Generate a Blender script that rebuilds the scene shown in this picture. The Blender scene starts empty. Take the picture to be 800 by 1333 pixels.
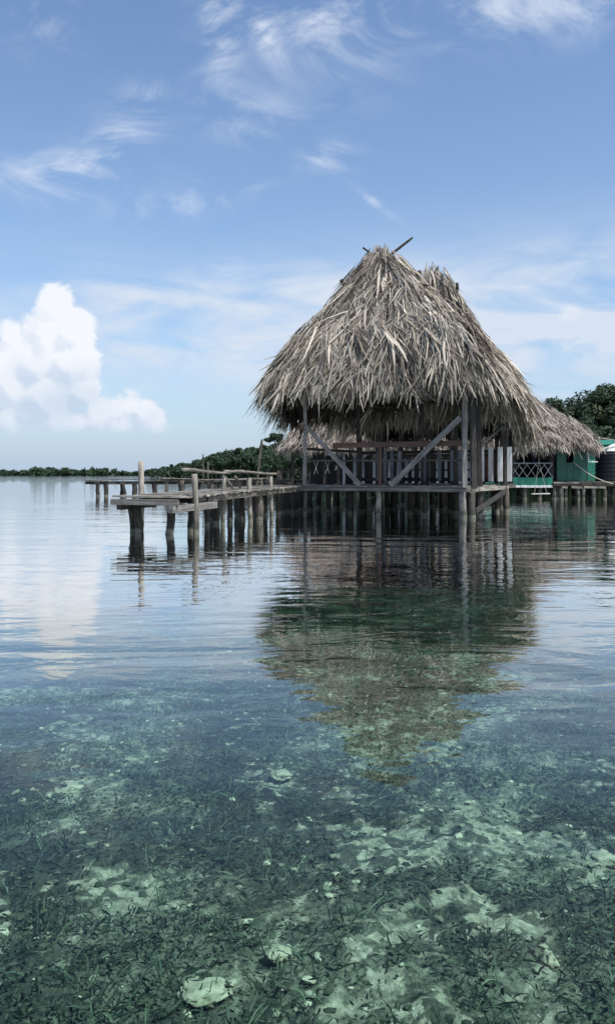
import bpy, math, random
import numpy as np
from mathutils import Vector, Matrix, noise

R = math.radians
sc = bpy.context.scene
col = sc.collection
CAMH = 1.2
F_PX = 1066.0
HOR = 617.0

# ------------------------------------------------------------------ camera
cam_d = bpy.data.cameras.new('camera')
cam = bpy.data.objects.new('camera', cam_d)
col.objects.link(cam)
cam.location = (0, 0, CAMH)
cam.rotation_euler = (R(90), 0, 0)
cam_d.sensor_fit = 'VERTICAL'
cam_d.sensor_height = 36.0
cam_d.lens = 36.0 * F_PX / 1333.0
cam_d.shift_y = -49.5 / 1333.0
cam_d.clip_start = 0.05
cam_d.clip_end = 20000
sc.camera = cam

# ------------------------------------------------------------------ light + exposure
SUN_EL, SUN_AZ = 57.0, 128.0          # azimuth measured from +Y towards +X
sun_dir = Vector((math.sin(R(SUN_AZ)) * math.cos(R(SUN_EL)), math.cos(R(SUN_AZ)) * math.cos(R(SUN_EL)), math.sin(R(SUN_EL))))
sd = bpy.data.lights.new('sun', 'SUN')
sd.energy = 4.4
sd.angle = R(0.6)
sd.color = (1.0, 0.95, 0.88)
so = bpy.data.objects.new('sun', sd)
col.objects.link(so)
so.rotation_euler = sun_dir.to_track_quat('Z', 'Y').to_euler()
sc.view_settings.view_transform = 'Standard'
sc.view_settings.look = 'None'
sc.view_settings.gamma = 1
sc.view_settings.use_curve_mapping = False
sc.view_settings.exposure = 0.4

# ------------------------------------------------------------------ node helpers
class NT:
    def __init__(s, tree):
        s.t = tree
        tree.nodes.clear()
    def n(s, typ, **kw):
        nd = s.t.nodes.new(typ)
        ins = kw.pop('ins', {})
        for k, v in kw.items():
            setattr(nd, k, v)
        for k, v in ins.items():
            s.set(nd.inputs[k], v)
        return nd
    def set(s, sock, v):
        if isinstance(v, bpy.types.NodeSocket):
            s.t.links.new(v, sock)
        elif isinstance(v, (tuple, list)) and sock.type == 'RGBA' and len(v) == 3:
            sock.default_value = (*v, 1)
        else:
            sock.default_value = v
    def m(s, op, a, b=None, c=None, clamp=False):
        nd = s.t.nodes.new('ShaderNodeMath')
        nd.operation = op
        nd.use_clamp = clamp
        for i, v in enumerate((a, b, c)):
            if v is not None:
                s.set(nd.inputs[i], v)
        return nd.outputs[0]
    def mix(s, f, a, b, mode='MIX'):
        nd = s.t.nodes.new('ShaderNodeMix')
        nd.data_type = 'RGBA'
        nd.blend_type = mode
        s.set(nd.inputs[0], f)
        s.set(nd.inputs[6], a)
        s.set(nd.inputs[7], b)
        return nd.outputs[2]
    def noise(s, vec, scale, detail=4, rough=0.55, dist=0.0, dim='3D'):
        nd = s.t.nodes.new('ShaderNodeTexNoise')
        nd.noise_dimensions = dim
        if vec is not None:
            s.set(nd.inputs['Vector'], vec)
        nd.inputs['Scale'].default_value = scale
        nd.inputs['Detail'].default_value = detail
        nd.inputs['Roughness'].default_value = rough
        nd.inputs['Distortion'].default_value = dist
        return nd.outputs[0]
    def ss(s, v, lo, hi):      # smoothstep
        nd = s.t.nodes.new('ShaderNodeMapRange')
        nd.interpolation_type = 'SMOOTHSTEP'
        s.set(nd.inputs[0], v)
        nd.inputs[1].default_value = lo
        nd.inputs[2].default_value = hi
        return nd.outputs[0]
    def comb(s, x, y, z):
        nd = s.t.nodes.new('ShaderNodeCombineXYZ')
        for i, v in enumerate((x, y, z)):
            s.set(nd.inputs[i], v)
        return nd.outputs[0]
    def mapping(s, vec, loc=(0, 0, 0), rot=(0, 0, 0), scale=(1, 1, 1)):
        nd = s.t.nodes.new('ShaderNodeMapping')
        s.set(nd.inputs[0], vec)
        nd.inputs[1].default_value = loc
        nd.inputs[2].default_value = rot
        nd.inputs[3].default_value = scale
        return nd.outputs[0]

def new_mat(name):
    m = bpy.data.materials.new(name)
    m.use_nodes = True
    return m, NT(m.node_tree)

# ------------------------------------------------------------------ world: sky with clouds
world = bpy.data.worlds.new("World")
sc.world = world
world.use_nodes = True
w = NT(world.node_tree)
tc = w.n('ShaderNodeTexCoord')
sep = w.n('ShaderNodeSeparateXYZ', ins={0: tc.outputs['Generated']})
dx, dy, dz = sep.outputs
AZ = w.m('ARCTAN2', dx, dy)
EL = w.m('ARCSINE', dz)
sky = w.n('ShaderNodeTexSky', sky_type='NISHITA', sun_disc=False)
sky.sun_elevation = R(SUN_EL)
sky.sun_rotation = R(SUN_AZ)
sky.air_density = 1.0
sky.dust_density = 1.1
sky.ozone_density = 1.6
sky.altitude = 0

def pxang(u, v):
    return math.atan2(u - 400, F_PX), math.atan2(HOR - v, math.hypot(F_PX, u - 400))

def blob(u, v, ru, rv, rot=0):     # soft elliptical region of the sky, given by direction
    a, e = pxang(u, v)
    du = w.m('SUBTRACT', AZ, a)
    dv = w.m('SUBTRACT', EL, e)
    if rot:
        c, s_ = math.cos(R(rot)), math.sin(R(rot))
        du, dv = (w.m('ADD', w.m('MULTIPLY', du, c), w.m('MULTIPLY', dv, s_)),
                  w.m('SUBTRACT', w.m('MULTIPLY', dv, c), w.m('MULTIPLY', du, s_)))
    du = w.m('DIVIDE', du, ru / F_PX)
    dv = w.m('DIVIDE', dv, rv / F_PX)
    q = w.m('ADD', w.m('MULTIPLY', du, du), w.m('MULTIPLY', dv, dv))
    return w.m('POWER', 2.71828, w.m('MULTIPLY', q, -1.0))

def addall(l):
    r = l[0]
    for x in l[1:]:
        r = w.m('ADD', r, x)
    return r

sky_uv = w.comb(AZ, EL, 0.0)
ck = w.n('ShaderNodeVectorMath', operation='NORMALIZE', ins={0: tc.outputs['Generated']}).outputs[0]
# high thin wisps
wv = w.mapping(ck, rot=(0.2, 0.5, 0.3), scale=(1.0, 1.0, 2.2))
wisp1 = w.noise(wv, 7.0, 9, 0.64, 0.8)
wisp2 = w.noise(w.mapping(ck, loc=(3, 1, 4), scale=(1.0, 1.0, 3.6)), 5.0, 7, 0.55, 0.6)
wisp = w.ss(wisp1, 0.42, 0.70)
veil = w.ss(wisp2, 0.30, 0.66)
reg_wisp = addall([blob(430, 20, 60, 75, 60), blob(285, 30, 30, 60, 0), blob(342, 40, 14, 40, 35), w.m('MULTIPLY', blob(640, 10, 130, 34, 0), 0.8),
                   w.m('MULTIPLY', blob(780, 10, 60, 26, 0), 0.6), blob(60, 10, 45, 35, 0),
                   w.m('MULTIPLY', blob(95, 225, 90, 26, 12), 1.0), w.m('MULTIPLY', blob(180, 128, 45, 20, 0), 0.6),
                   w.m('MULTIPLY', blob(155, 185, 40, 22, 20), 0.8), w.m('MULTIPLY', blob(250, 262, 90, 18, 10), 0.7),
                   w.m('MULTIPLY', blob(425, 203, 40, 16, 0), 0.6), w.m('MULTIPLY', blob(485, 262, 30, 4.5, -35), 0.8),
                   w.m('MULTIPLY', blob(330, 150, 60, 30, 0), 0.5), w.m('MULTIPLY', blob(300, 355, 40, 16, 0), 0.7)])
wisp_m = w.m('MULTIPLY', w.m('MULTIPLY', wisp, reg_wisp), 1.15, clamp=True)
reg_veil = addall([w.m('MULTIPLY', blob(250, 435, 300, 66, 0), 1.35), w.m('MULTIPLY', blob(650, 430, 220, 80, 0), 1.7),
                   w.m('MULTIPLY', blob(780, 400, 120, 70, 0), 0.8), w.m('MULTIPLY', blob(180, 385, 80, 22, 0), 0.6),
                   w.m('MULTIPLY', blob(430, 365, 70, 25, 0), 0.6)])
behind = w.m('MULTIPLY', w.ss(w.m('MULTIPLY', dy, -1.0), -0.3, 0.4), 0.5)   # scattered cloud over the rest of the sky
veil_m = w.m('MULTIPLY', veil, w.m('ADD', reg_veil, behind), clamp=True)

# cumulus bank: lobes as directions, broken up with noise
lobes = [(72, 402, 26), (92, 430, 32), (62, 440, 34), (44, 470, 40), (90, 470, 36), (8, 490, 44), (60, 520, 46), (18, 440, 16), (106, 512, 26),
         (130, 538, 26), (152, 536, 17), (168, 528, 15), (190, 536, 15), (206, 540, 10), (10, 545, 34), (66, 390, 12), (75, 545, 30)]
def cumulus(az, el):
    best = None
    n1 = w.noise(w.comb(az, el, 1.7), 30.0, 8, 0.62, 0.5)
    for u, v, r in lobes:
        a, e = pxang(u, v)
        q = w.n('ShaderNodeVectorMath', operation='DISTANCE', ins={0: w.comb(az, el, 0.0), 1: (a, e, 0)}).outputs[1]
        d = w.m('SUBTRACT', 1.0, w.m('DIVIDE', q, r / F_PX))
        d = w.m('ADD', w.m('MULTIPLY', d, r / 36.0), 0.10)
        best = d if best is None else w.m('SMOOTH_MAX', best, d, 0.12)
    a0_, e0_ = pxang(95, 552)
    fl = w.m('SUBTRACT', 1.0, w.n('ShaderNodeVectorMath', operation='LENGTH', ins={0: w.comb(w.m('DIVIDE', w.m('SUBTRACT', az, a0_), 130 / F_PX), w.m('DIVIDE', w.m('SUBTRACT', el, e0_), 20 / F_PX), 0.0)}).outputs[1])
    best = w.m('SMOOTH_MAX', best, w.m('MULTIPLY', fl, 0.8), 0.15)
    base = w.ss(el, pxang(60, 574)[1], pxang(60, 545)[1])
    return w.m('ADD', best, w.m('MULTIPLY', w.m('SUBTRACT', n1, 0.5), 1.15)), base
den, base = cumulus(AZ, EL)
den2, _b = cumulus(w.m('ADD', AZ, 0.012), w.m('ADD', EL, 0.016))
cum_m = w.m('MULTIPLY', w.ss(den, -0.04, 0.26), base)
lit = w.ss(w.m('SUBTRACT', den, den2), -0.28, 0.22)
hl = w.m('SUBTRACT', w.ss(EL, pxang(60, 575)[1], pxang(60, 430)[1]), w.m('MULTIPLY', blob(92, 515, 48, 38, 0), 0.55))
shn = w.m('MULTIPLY', w.m('SUBTRACT', w.noise(w.comb(AZ, EL, 9.1), 20.0, 5, 0.55), 0.5), 1.1)
lit = w.m('ADD', w.m('ADD', w.m('MULTIPLY', lit, 0.50), shn), w.m('MULTIPLY', hl, 0.62), clamp=True)

SKYK = 0.10
skyc = w.n('ShaderNodeHueSaturation', ins={'Saturation': 1.02, 'Color': sky.outputs[0]}).outputs[0]
skyb = w.mix(1.0, skyc, (SKYK,) * 3, 'MULTIPLY')
skyb = w.mix(1.0, skyb, (1.17, 1.26, 1.35), 'MULTIPLY')
# pale humid air low on the horizon
lowair = w.m('POWER', 2.71828, w.m('MULTIPLY', w.m('ABSOLUTE', EL), -6.5))
skyb = w.mix(w.m('MULTIPLY', lowair, 0.85), skyb, (0.36, 0.465, 0.61))
c1 = w.mix(w.m('MULTIPLY', wisp_m, 0.78), skyb, (0.60, 0.65, 0.74))
c2 = w.mix(w.m('MULTIPLY', veil_m, 0.94), c1, (0.53, 0.59, 0.68))
cumcol = w.mix(lit, (0.44, 0.52, 0.64), (0.71, 0.73, 0.77))
c3 = w.mix(w.m('MULTIPLY', cum_m, 0.95), c2, cumcol)
puff = w.m('MULTIPLY', w.ss(w.m('ADD', blob(741, 406, 16, 13), w.m('MULTIPLY', w.m('SUBTRACT', wisp2, 0.5), 1.2)), 0.25, 0.9), 0.45)
c3 = w.mix(puff, c3, (0.62, 0.66, 0.73))
bg = w.n('ShaderNodeBackground', ins={'Color': c3, 'Strength': 1.0})
wo = w.n('ShaderNodeOutputWorld', ins={'Surface': bg.outputs[0]})
world.cycles.sampling_method = 'MANUAL'
world.cycles.sample_map_resolution = 512

# ------------------------------------------------------------------ materials
def wood(name, c_dark, c_light, wet=True, streak=(14, 14, 0.9), lich=0.25):
    m, n = new_mat(name)
    t = n.n('ShaderNodeTexCoord')
    oi = n.n('ShaderNodeObjectInfo')
    off = n.m('MULTIPLY', oi.outputs['Random'], 37.0)
    vo = n.n('ShaderNodeVectorMath', operation='ADD', ins={0: t.outputs['Object'], 1: n.comb(off, off, off)}).outputs[0]
    v = n.mapping(vo, scale=streak)
    a = n.noise(v, 1.6, 6, 0.65, 0.4)
    b = n.noise(vo, 3.0, 4, 0.6)
    f = n.ss(n.m('ADD', n.m('MULTIPLY', a, 0.7), n.m('MULTIPLY', b, 0.3)), 0.34, 0.66)
    c = n.mix(f, c_dark, c_light)
    hv = n.n('ShaderNodeHueSaturation', ins={'Color': c, 'Value': n.m('ADD', n.m('ADD', 0.68, n.m('MULTIPLY', oi.outputs['Random'], 0.45)), n.m('MULTIPLY', n.n('ShaderNodeAttribute', attribute_name='tint').outputs['Fac'], 0.75))})
    c = hv.outputs[0]
    spots = n.ss(n.noise(vo, 9.0, 5, 0.7), 0.62, 0.70)
    c = n.mix(n.m('MULTIPLY', spots, lich), c, (0.50, 0.50, 0.44))
    if wet:                                            # tide stain and algae just over the water
        g = n.n('ShaderNodeNewGeometry')
        z = n.n('ShaderNodeSeparateXYZ', ins={0: g.outputs['Position']}).outputs[2]
        zz = n.m('ADD', z, n.m('MULTIPLY', n.m('SUBTRACT', n.noise(vo, 7, 3), 0.5), 0.16))
        k = n.ss(zz, 0.10, 0.32)
        c = n.mix(k, n.mix(0.75, c, (0.022, 0.026, 0.016)), c)
        ring = n.m('MULTIPLY', n.ss(zz, -0.04, 0.02), n.m('SUBTRACT', 1.0, n.ss(zz, 0.05, 0.12)))
        c = n.mix(n.m('MULTIPLY', ring, 0.8), c, (0.17, 0.165, 0.135))
    bs = n.n('ShaderNodeBsdfPrincipled', ins={'Base Color': c, 'Roughness': 0.85})
    bp = n.n('ShaderNodeBump', ins={'Strength': 0.6, 'Distance': 0.015, 'Height': a})
    n.set(bs.inputs['Normal'], bp.outputs[0])
    n.n('ShaderNodeOutputMaterial', ins={'Surface': bs.outputs[0]})
    return m

M = {}
M['grey_wood'] = wood('weathered_grey_wood', (0.085, 0.08, 0.072), (0.27, 0.26, 0.245))
M['pale_wood'] = wood('pale_bleached_wood', (0.09, 0.08, 0.065), (0.36, 0.34, 0.29), lich=0.75)
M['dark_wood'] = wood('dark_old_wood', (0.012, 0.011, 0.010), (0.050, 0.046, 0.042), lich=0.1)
M['mid_wood'] = wood('brown_grey_wood', (0.04, 0.034, 0.028), (0.15, 0.135, 0.115))
M['red_wood'] = wood('red_brown_board', (0.06, 0.032, 0.026), (0.125, 0.07, 0.055), lich=0.05)
M['plank'] = wood('deck_plank', (0.06, 0.055, 0.048), (0.28, 0.26, 0.23), streak=(2, 2, 2))
M['white_paint'] = wood('worn_white_paint', (0.50, 0.50, 0.49), (0.80, 0.80, 0.79), lich=0.0)
M['blue_white'] = wood('faded_bluish_paint', (0.09, 0.105, 0.125), (0.23, 0.25, 0.28), lich=0.0)

def simple(name, c, rough=0.7, var=0.25, scale=3.0, metal=0.0, spec=0.5, bump=0.0):
    m, n = new_mat(name)
    t = n.n('ShaderNodeTexCoord')
    a = n.noise(t.outputs['Object'], scale, 5, 0.6)
    hi = tuple(min(1, x * (1 + var)) for x in c)
    lo = tuple(x * (1 - var) for x in c)
    cc = n.mix(n.ss(a, 0.3, 0.7), lo, hi)
    bs = n.n('ShaderNodeBsdfPrincipled', ins={'Base Color': cc, 'Roughness': rough, 'Metallic': metal, 'Specular IOR Level': spec})
    if bump:
        bp = n.n('ShaderNodeBump', ins={'Strength': 0.5, 'Distance': bump, 'Height': a})
        n.set(bs.inputs['Normal'], bp.outputs[0])
    n.n('ShaderNodeOutputMaterial', ins={'Surface': bs.outputs[0]})
    return m
M['green_paint'] = simple('green_painted_board', (0.003, 0.075, 0.052), 0.6, 0.3, 2.0)
M['bright_green'] = simple('bright_green_board', (0.005, 0.15, 0.10), 0.6, 0.25, 2.0)
M['black_plastic'] = simple('black_tank_plastic', (0.012, 0.014, 0.022), 0.5, 0.2, 4)
M['silver'] = simple('silver_sheet', (0.62, 0.62, 0.60), 0.45, 0.2, 4, 0.2)
M['white_pipe'] = simple('white_plastic_pipe', (0.75, 0.75, 0.73), 0.4, 0.08, 4)
M['rope'] = simple('pale_rope', (0.45, 0.43, 0.36), 0.9, 0.2, 30)
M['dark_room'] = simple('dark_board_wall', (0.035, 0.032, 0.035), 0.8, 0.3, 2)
M['navy'] = simple('navy_cloth', (0.012, 0.018, 0.045), 0.9, 0.3, 3)
M['red_cloth'] = simple('red_cloth', (0.30, 0.02, 0.03), 0.9, 0.2, 3)

def attr_mat(name, c0, c1, c2, rough=0.8, transl=0.0, hue=False):
    m, n = new_mat(name)
    a = n.n('ShaderNodeAttribute', attribute_name='tint')
    f = a.outputs['Fac']
    c = n.mix(n.m('MULTIPLY', f, 2.0, clamp=True), c0, c1)
    c = n.mix(n.m('SUBTRACT', n.m('MULTIPLY', f, 2.0), 1.0, clamp=True), c, c2)
    bs = n.n('ShaderNodeBsdfPrincipled', ins={'Base Color': c, 'Roughness': rough, 'Specular IOR Level': 0.3})
    out = bs.outputs[0]
    if transl:
        tr = n.n('ShaderNodeBsdfTranslucent', ins={'Color': c})
        out = n.n('ShaderNodeMixShader', ins={0: transl, 1: bs.outputs[0], 2: tr.outputs[0]}).outputs[0]
    n.n('ShaderNodeOutputMaterial', ins={'Surface': out})
    return m
M['thatch'] = attr_mat('dry_grey_palm_leaf', (0.036, 0.028, 0.020), (0.30, 0.264, 0.215), (0.62, 0.57, 0.49), 0.7, 0.08)
M['thatch_brown'] = attr_mat('dry_brown_palm_leaf', (0.12, 0.095, 0.078), (0.30, 0.26, 0.225), (0.50, 0.455, 0.405), 0.7, 0.05)
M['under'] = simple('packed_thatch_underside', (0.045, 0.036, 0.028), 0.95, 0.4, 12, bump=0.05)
M['leaf'] = attr_mat('tree_leaf', (0.010, 0.020, 0.012), (0.024, 0.046, 0.022), (0.06, 0.09, 0.04), 0.7, 0.12)
M['mangrove'] = attr_mat('mangrove_leaf', (0.014, 0.030, 0.017), (0.026, 0.052, 0.027), (0.048, 0.080, 0.040), 0.7, 0.12)
M['bark'] = simple('grey_bark', (0.11, 0.10, 0.085), 0.9, 0.3, 3)
M['seagrass'] = attr_mat('seagrass_blade', (0.030, 0.052, 0.042), (0.070, 0.108, 0.080), (0.16, 0.21, 0.145), 0.6, 0.1)
M['rubble'] = attr_mat('coral_rubble', (0.02, 0.03, 0.02), (0.09, 0.11, 0.075), (0.46, 0.47, 0.36), 0.9)
M['algae'] = attr_mat('algae_tuft', (0.012, 0.020, 0.016), (0.035, 0.050, 0.036), (0.08, 0.10, 0.065), 0.9)
M['land'] = simple('dark_forest_soil', (0.03, 0.035, 0.02), 0.95, 0.3, 0.2)

# ------------------------------------------------------------------ mesh helpers
def link(name, me, mat, parent=None):
    o = bpy.data.objects.new(name, me)
    col.objects.link(o)
    if mat is not None and not me.materials:
        me.materials.append(mat)
    if parent is not None:
        o.parent = parent
    return o

def tag(o, label=None, cat=None, group=None, kind=None):
    if label: o['label'] = label
    if cat: o['category'] = cat
    if group: o['group'] = group
    if kind: o['kind'] = kind
    return o

def empty(name, loc, label, cat, group=None):
    o = bpy.data.objects.new(name, None)
    o.empty_display_size = 0.2
    o.location = loc
    col.objects.link(o)
    return tag(o, label, cat, group)

class MB:
    def __init__(s):
        s.v, s.f, s.tint = [], [], []
    def add(s, v, f, t=None):
        b = len(s.v)
        s.v += [tuple(x) for x in v]
        s.f += [tuple(i + b for i in q) for q in f]
    def box(s, x0, x1, y0, y1, z0, z1, mat=None):
        v = [Vector((x, y, z)) for z in (z0, z1) for y in (y0, y1) for x in (x0, x1)]
        if mat is not None:
            v = [mat @ p for p in v]
        s.add(v, [(0, 2, 3, 1), (4, 5, 7, 6), (0, 1, 5, 4), (2, 6, 7, 3), (0, 4, 6, 2), (1, 3, 7, 5)])
    def tube(s, pts, rad, k=8, rough=0.0, cap=True):
        pts = [Vector(p) for p in pts]
        rings = []
        for i, p in enumerate(pts):
            d = (pts[min(i + 1, len(pts) - 1)] - pts[max(i - 1, 0)]).normalized()
            up = Vector((0, 1, 0)) if abs(d.y) < 0.9 else Vector((1, 0, 0))
            a = d.cross(up).normalized()
            b = d.cross(a).normalized()
            r = rad[i] if isinstance(rad, (list, tuple)) else rad
            rings.append([p + (a * math.cos(2 * math.pi * j / k) + b * math.sin(2 * math.pi * j / k)) * r * (1 + random.uniform(-rough, rough)) for j in range(k)])
        v = [q for rr in rings for q in rr]
        f = []
        for i in range(len(pts) - 1):
            for j in range(k):
                f.append((i * k + j, i * k + (j + 1) % k, (i + 1) * k + (j + 1) % k, (i + 1) * k + j))
        if cap:
            f.append(tuple(range(k - 1, -1, -1)))
            f.append(tuple((len(pts) - 1) * k + j for j in range(k)))
        s.add(v, f)
    def mesh(s, name, smooth=False):
        me = bpy.data.meshes.new(name)
        me.from_pydata(s.v, [], s.f)
        if smooth:
            me.polygons.foreach_set('use_smooth', [True] * len(me.polygons))
        me.update()
        return me

def frame_along(p0, p1, roll=0.0):
    d = (p1 - p0)
    L = d.length
    z = d.normalized()
    up = Vector((0, 0, 1)) if abs(z.z) < 0.9 else Vector((math.cos(roll), math.sin(roll), 0))
    x = up.cross(z).normalized()
    y = z.cross(x)
    m = Matrix((x, y, z)).transposed().to_4x4()
    m.translation = p0
    return m, L

def place(o, mw, parent):
    """Put o at world matrix mw; the parents here are unrotated, unscaled Empties or parts of them."""
    if parent is not None:
        o.parent = parent
        base = Matrix.Identity(4)
        q = parent
        chain = []
        while q is not None:
            chain.append(q)
            q = q.parent
        for q in reversed(chain):
            base = base @ q.matrix_basis
        o.matrix_basis = base.inverted() @ mw
    else:
        o.matrix_basis = mw
    return o

def timber(name, p0, p1, wx, wy, mat, parent, roll=0.0, wear=0.006, bev=0.006):
    """Sawn timber: local z along its length, slightly irregular, chamfered."""
    p0, p1 = Vector(p0), Vector(p1)
    mw, L = frame_along(p0, p1, roll)
    if abs((p1 - p0).normalized().z) < 0.15:      # lying timber: first size is its height
        wx, wy = wy, wx
    n = max(2, int(L / 0.35) + 1)
    v, f = [], []
    hx, hy, b = wx / 2, wy / 2, min(bev, wx * 0.3, wy * 0.3)
    prof = [(hx - b, -hy), (hx, -hy + b), (hx, hy - b), (hx - b, hy), (-hx + b, hy), (-hx, hy - b), (-hx, -hy + b), (-hx + b, -hy)]
    bow = random.uniform(-1, 1) * wear
    for i in range(n + 1):
        t = i / n
        ox = random.uniform(-wear, wear) * 0.6 + bow * math.sin(math.pi * t)
        oy = random.uniform(-wear, wear) * 0.6
        for x, y in prof:
            v.append((x + ox, y + oy, t * L))
    k = 8
    for i in range(n):
        for j in range(k):
            f.append((i * k + j, i * k + (j + 1) % k, (i + 1) * k + (j + 1) % k, (i + 1) * k + j))
    f.append(tuple(range(k - 1, -1, -1)))
    f.append(tuple(n * k + j for j in range(k)))
    me = bpy.data.meshes.new(name)
    me.from_pydata(v, [], f)
    o = link(name, me, mat)
    return place(o, mw, parent)

def log(name, p0, p1, r0, r1, mat, parent, wob=0.02, k=10, label=None):
    """Round unsawn pole: local z along its length, crooked and knobbly."""
    p0, p1 = Vector(p0), Vector(p1)
    mw, L = frame_along(p0, p1)
    n = max(4, int(L / 0.16))
    ph, ph2 = random.uniform(0, 6), random.uniform(0, 6)
    sd_ = random.uniform(0, 100)
    v, f = [], []
    for i in range(n + 1):
        t = i / n
        r = r0 + (r1 - r0) * t
        cx = wob * math.sin(t * 5.1 + ph) * min(1, 4 * t)
        cy = wob * math.sin(t * 4.3 + ph2) * min(1, 4 * t)
        for j in range(k):
            a = 2 * math.pi * j / k
            q = noise.noise(Vector((math.cos(a) * 1.8 + sd_, math.sin(a) * 1.3, t * L * 3.5)))
            rr = r * (1 + 0.42 * q)
            v.append((cx + math.cos(a) * rr, cy + math.sin(a) * rr, t * L))
    for i in range(n):
        for j in range(k):
            f.append((i * k + j, i * k + (j + 1) % k, (i + 1) * k + (j + 1) % k, (i + 1) * k + j))
    f.append(tuple(range(k - 1, -1, -1)))
    f.append(tuple(n * k + j for j in range(k)))
    me = bpy.data.meshes.new(name)
    me.from_pydata(v, [], f)
    me.polygons.foreach_set('use_smooth', [True] * len(me.polygons))
    o = link(name, me, mat)
    place(o, mw, parent)
    if label: o['label'] = label
    return o

def depth(x, y):
    """Depth of the seabed below the water's surface (z = -depth)."""
    d = math.hypot(x * 0.6, y)
    base = 0.60 + 0.075 * max(0, d - 3.0)
    if base > 1.9:
        base = 1.9 + (base - 1.9) * 0.25
    return min(base, 6.0)

def px(u, Y):            # world x seen at photo column u at distance Y
    return (u - 400) / F_PX * Y
def pz(v, Y):
    return CAMH - (v - HOR) / F_PX * Y

def numpy_mesh(name, V, Fq, tint=None, smooth=False):
    me = bpy.data.meshes.new(name)
    me.vertices.add(len(V))
    me.vertices.foreach_set('co', np.asarray(V, dtype=np.float32).ravel())
    nf = len(Fq)
    me.loops.add(nf * 4)
    me.loops.foreach_set('vertex_index', np.asarray(Fq, dtype=np.int32).ravel())
    me.polygons.add(nf)
    me.polygons.foreach_set('loop_start', np.arange(0, nf * 4, 4, dtype=np.int32))
    me.polygons.foreach_set('loop_total', np.full(nf, 4, dtype=np.int32))
    if smooth:
        me.polygons.foreach_set('use_smooth', np.ones(nf, dtype=bool))
    me.update(calc_edges=True)
    if tint is not None:
        a = me.attributes.new('tint', 'FLOAT', 'POINT')
        a.data.foreach_set('value', np.asarray(tint, dtype=np.float32))
    return me

def ribbons(P, D, N, L, W, droop, tint, segs=3, bendside=None, rng=None, taper=None):
    """Many narrow leaves at once: P start points, D directions, N surface normals, L lengths, W widths."""
    n = len(P)
    S = np.cross(D, N)
    S /= np.linalg.norm(S, axis=1)[:, None] + 1e-9
    prof = taper or [0.7, 1.0, 0.75, 0.22]
    rings = []
    cur = P.copy()
    d = D.copy()
    for k in range(segs + 1):
        wk = (W * prof[min(k, len(prof) - 1)] * 0.5)[:, None]
        rings.append(cur - S * wk)
        rings.append(cur + S * wk)
        cur = cur + d * (L / segs)[:, None]
        d = d + np.array([0, 0, -1.0]) * droop[:, None]
        if bendside is not None:
            d = d + S * bendside[:, None]
        d /= np.linalg.norm(d, axis=1)[:, None]
    V = np.stack(rings, axis=1)            # n, 2(segs+1), 3
    nv = 2 * (segs + 1)
    base = (np.arange(n) * nv)[:, None]
    F = []
    for k in range(segs):
        F.append(base + np.array([2 * k, 2 * k + 1, 2 * k + 3, 2 * k + 2]))
    F = np.stack(F, axis=1).reshape(-1, 4)
    return V.reshape(-1, 3), F, np.repeat(tint, nv)

def merge(parts):
    Vs, Fs, Ts, off = [], [], [], 0
    for V, F, T in parts:
        Vs.append(V); Fs.append(F + off); Ts.append(T)
        off += len(V)
    return np.concatenate(Vs), np.concatenate(Fs), np.concatenate(Ts)

def unit(a):
    return a / (np.linalg.norm(a, axis=-1, keepdims=True) + 1e-9)

# ------------------------------------------------------------------ thatch
BELL = 0.36
def belly(t):            # the packed leaf swells above the eave, then drops
    return BELL * np.exp(-((t - 0.20) / 0.15) ** 2) - 0.06 * BELL

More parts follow.
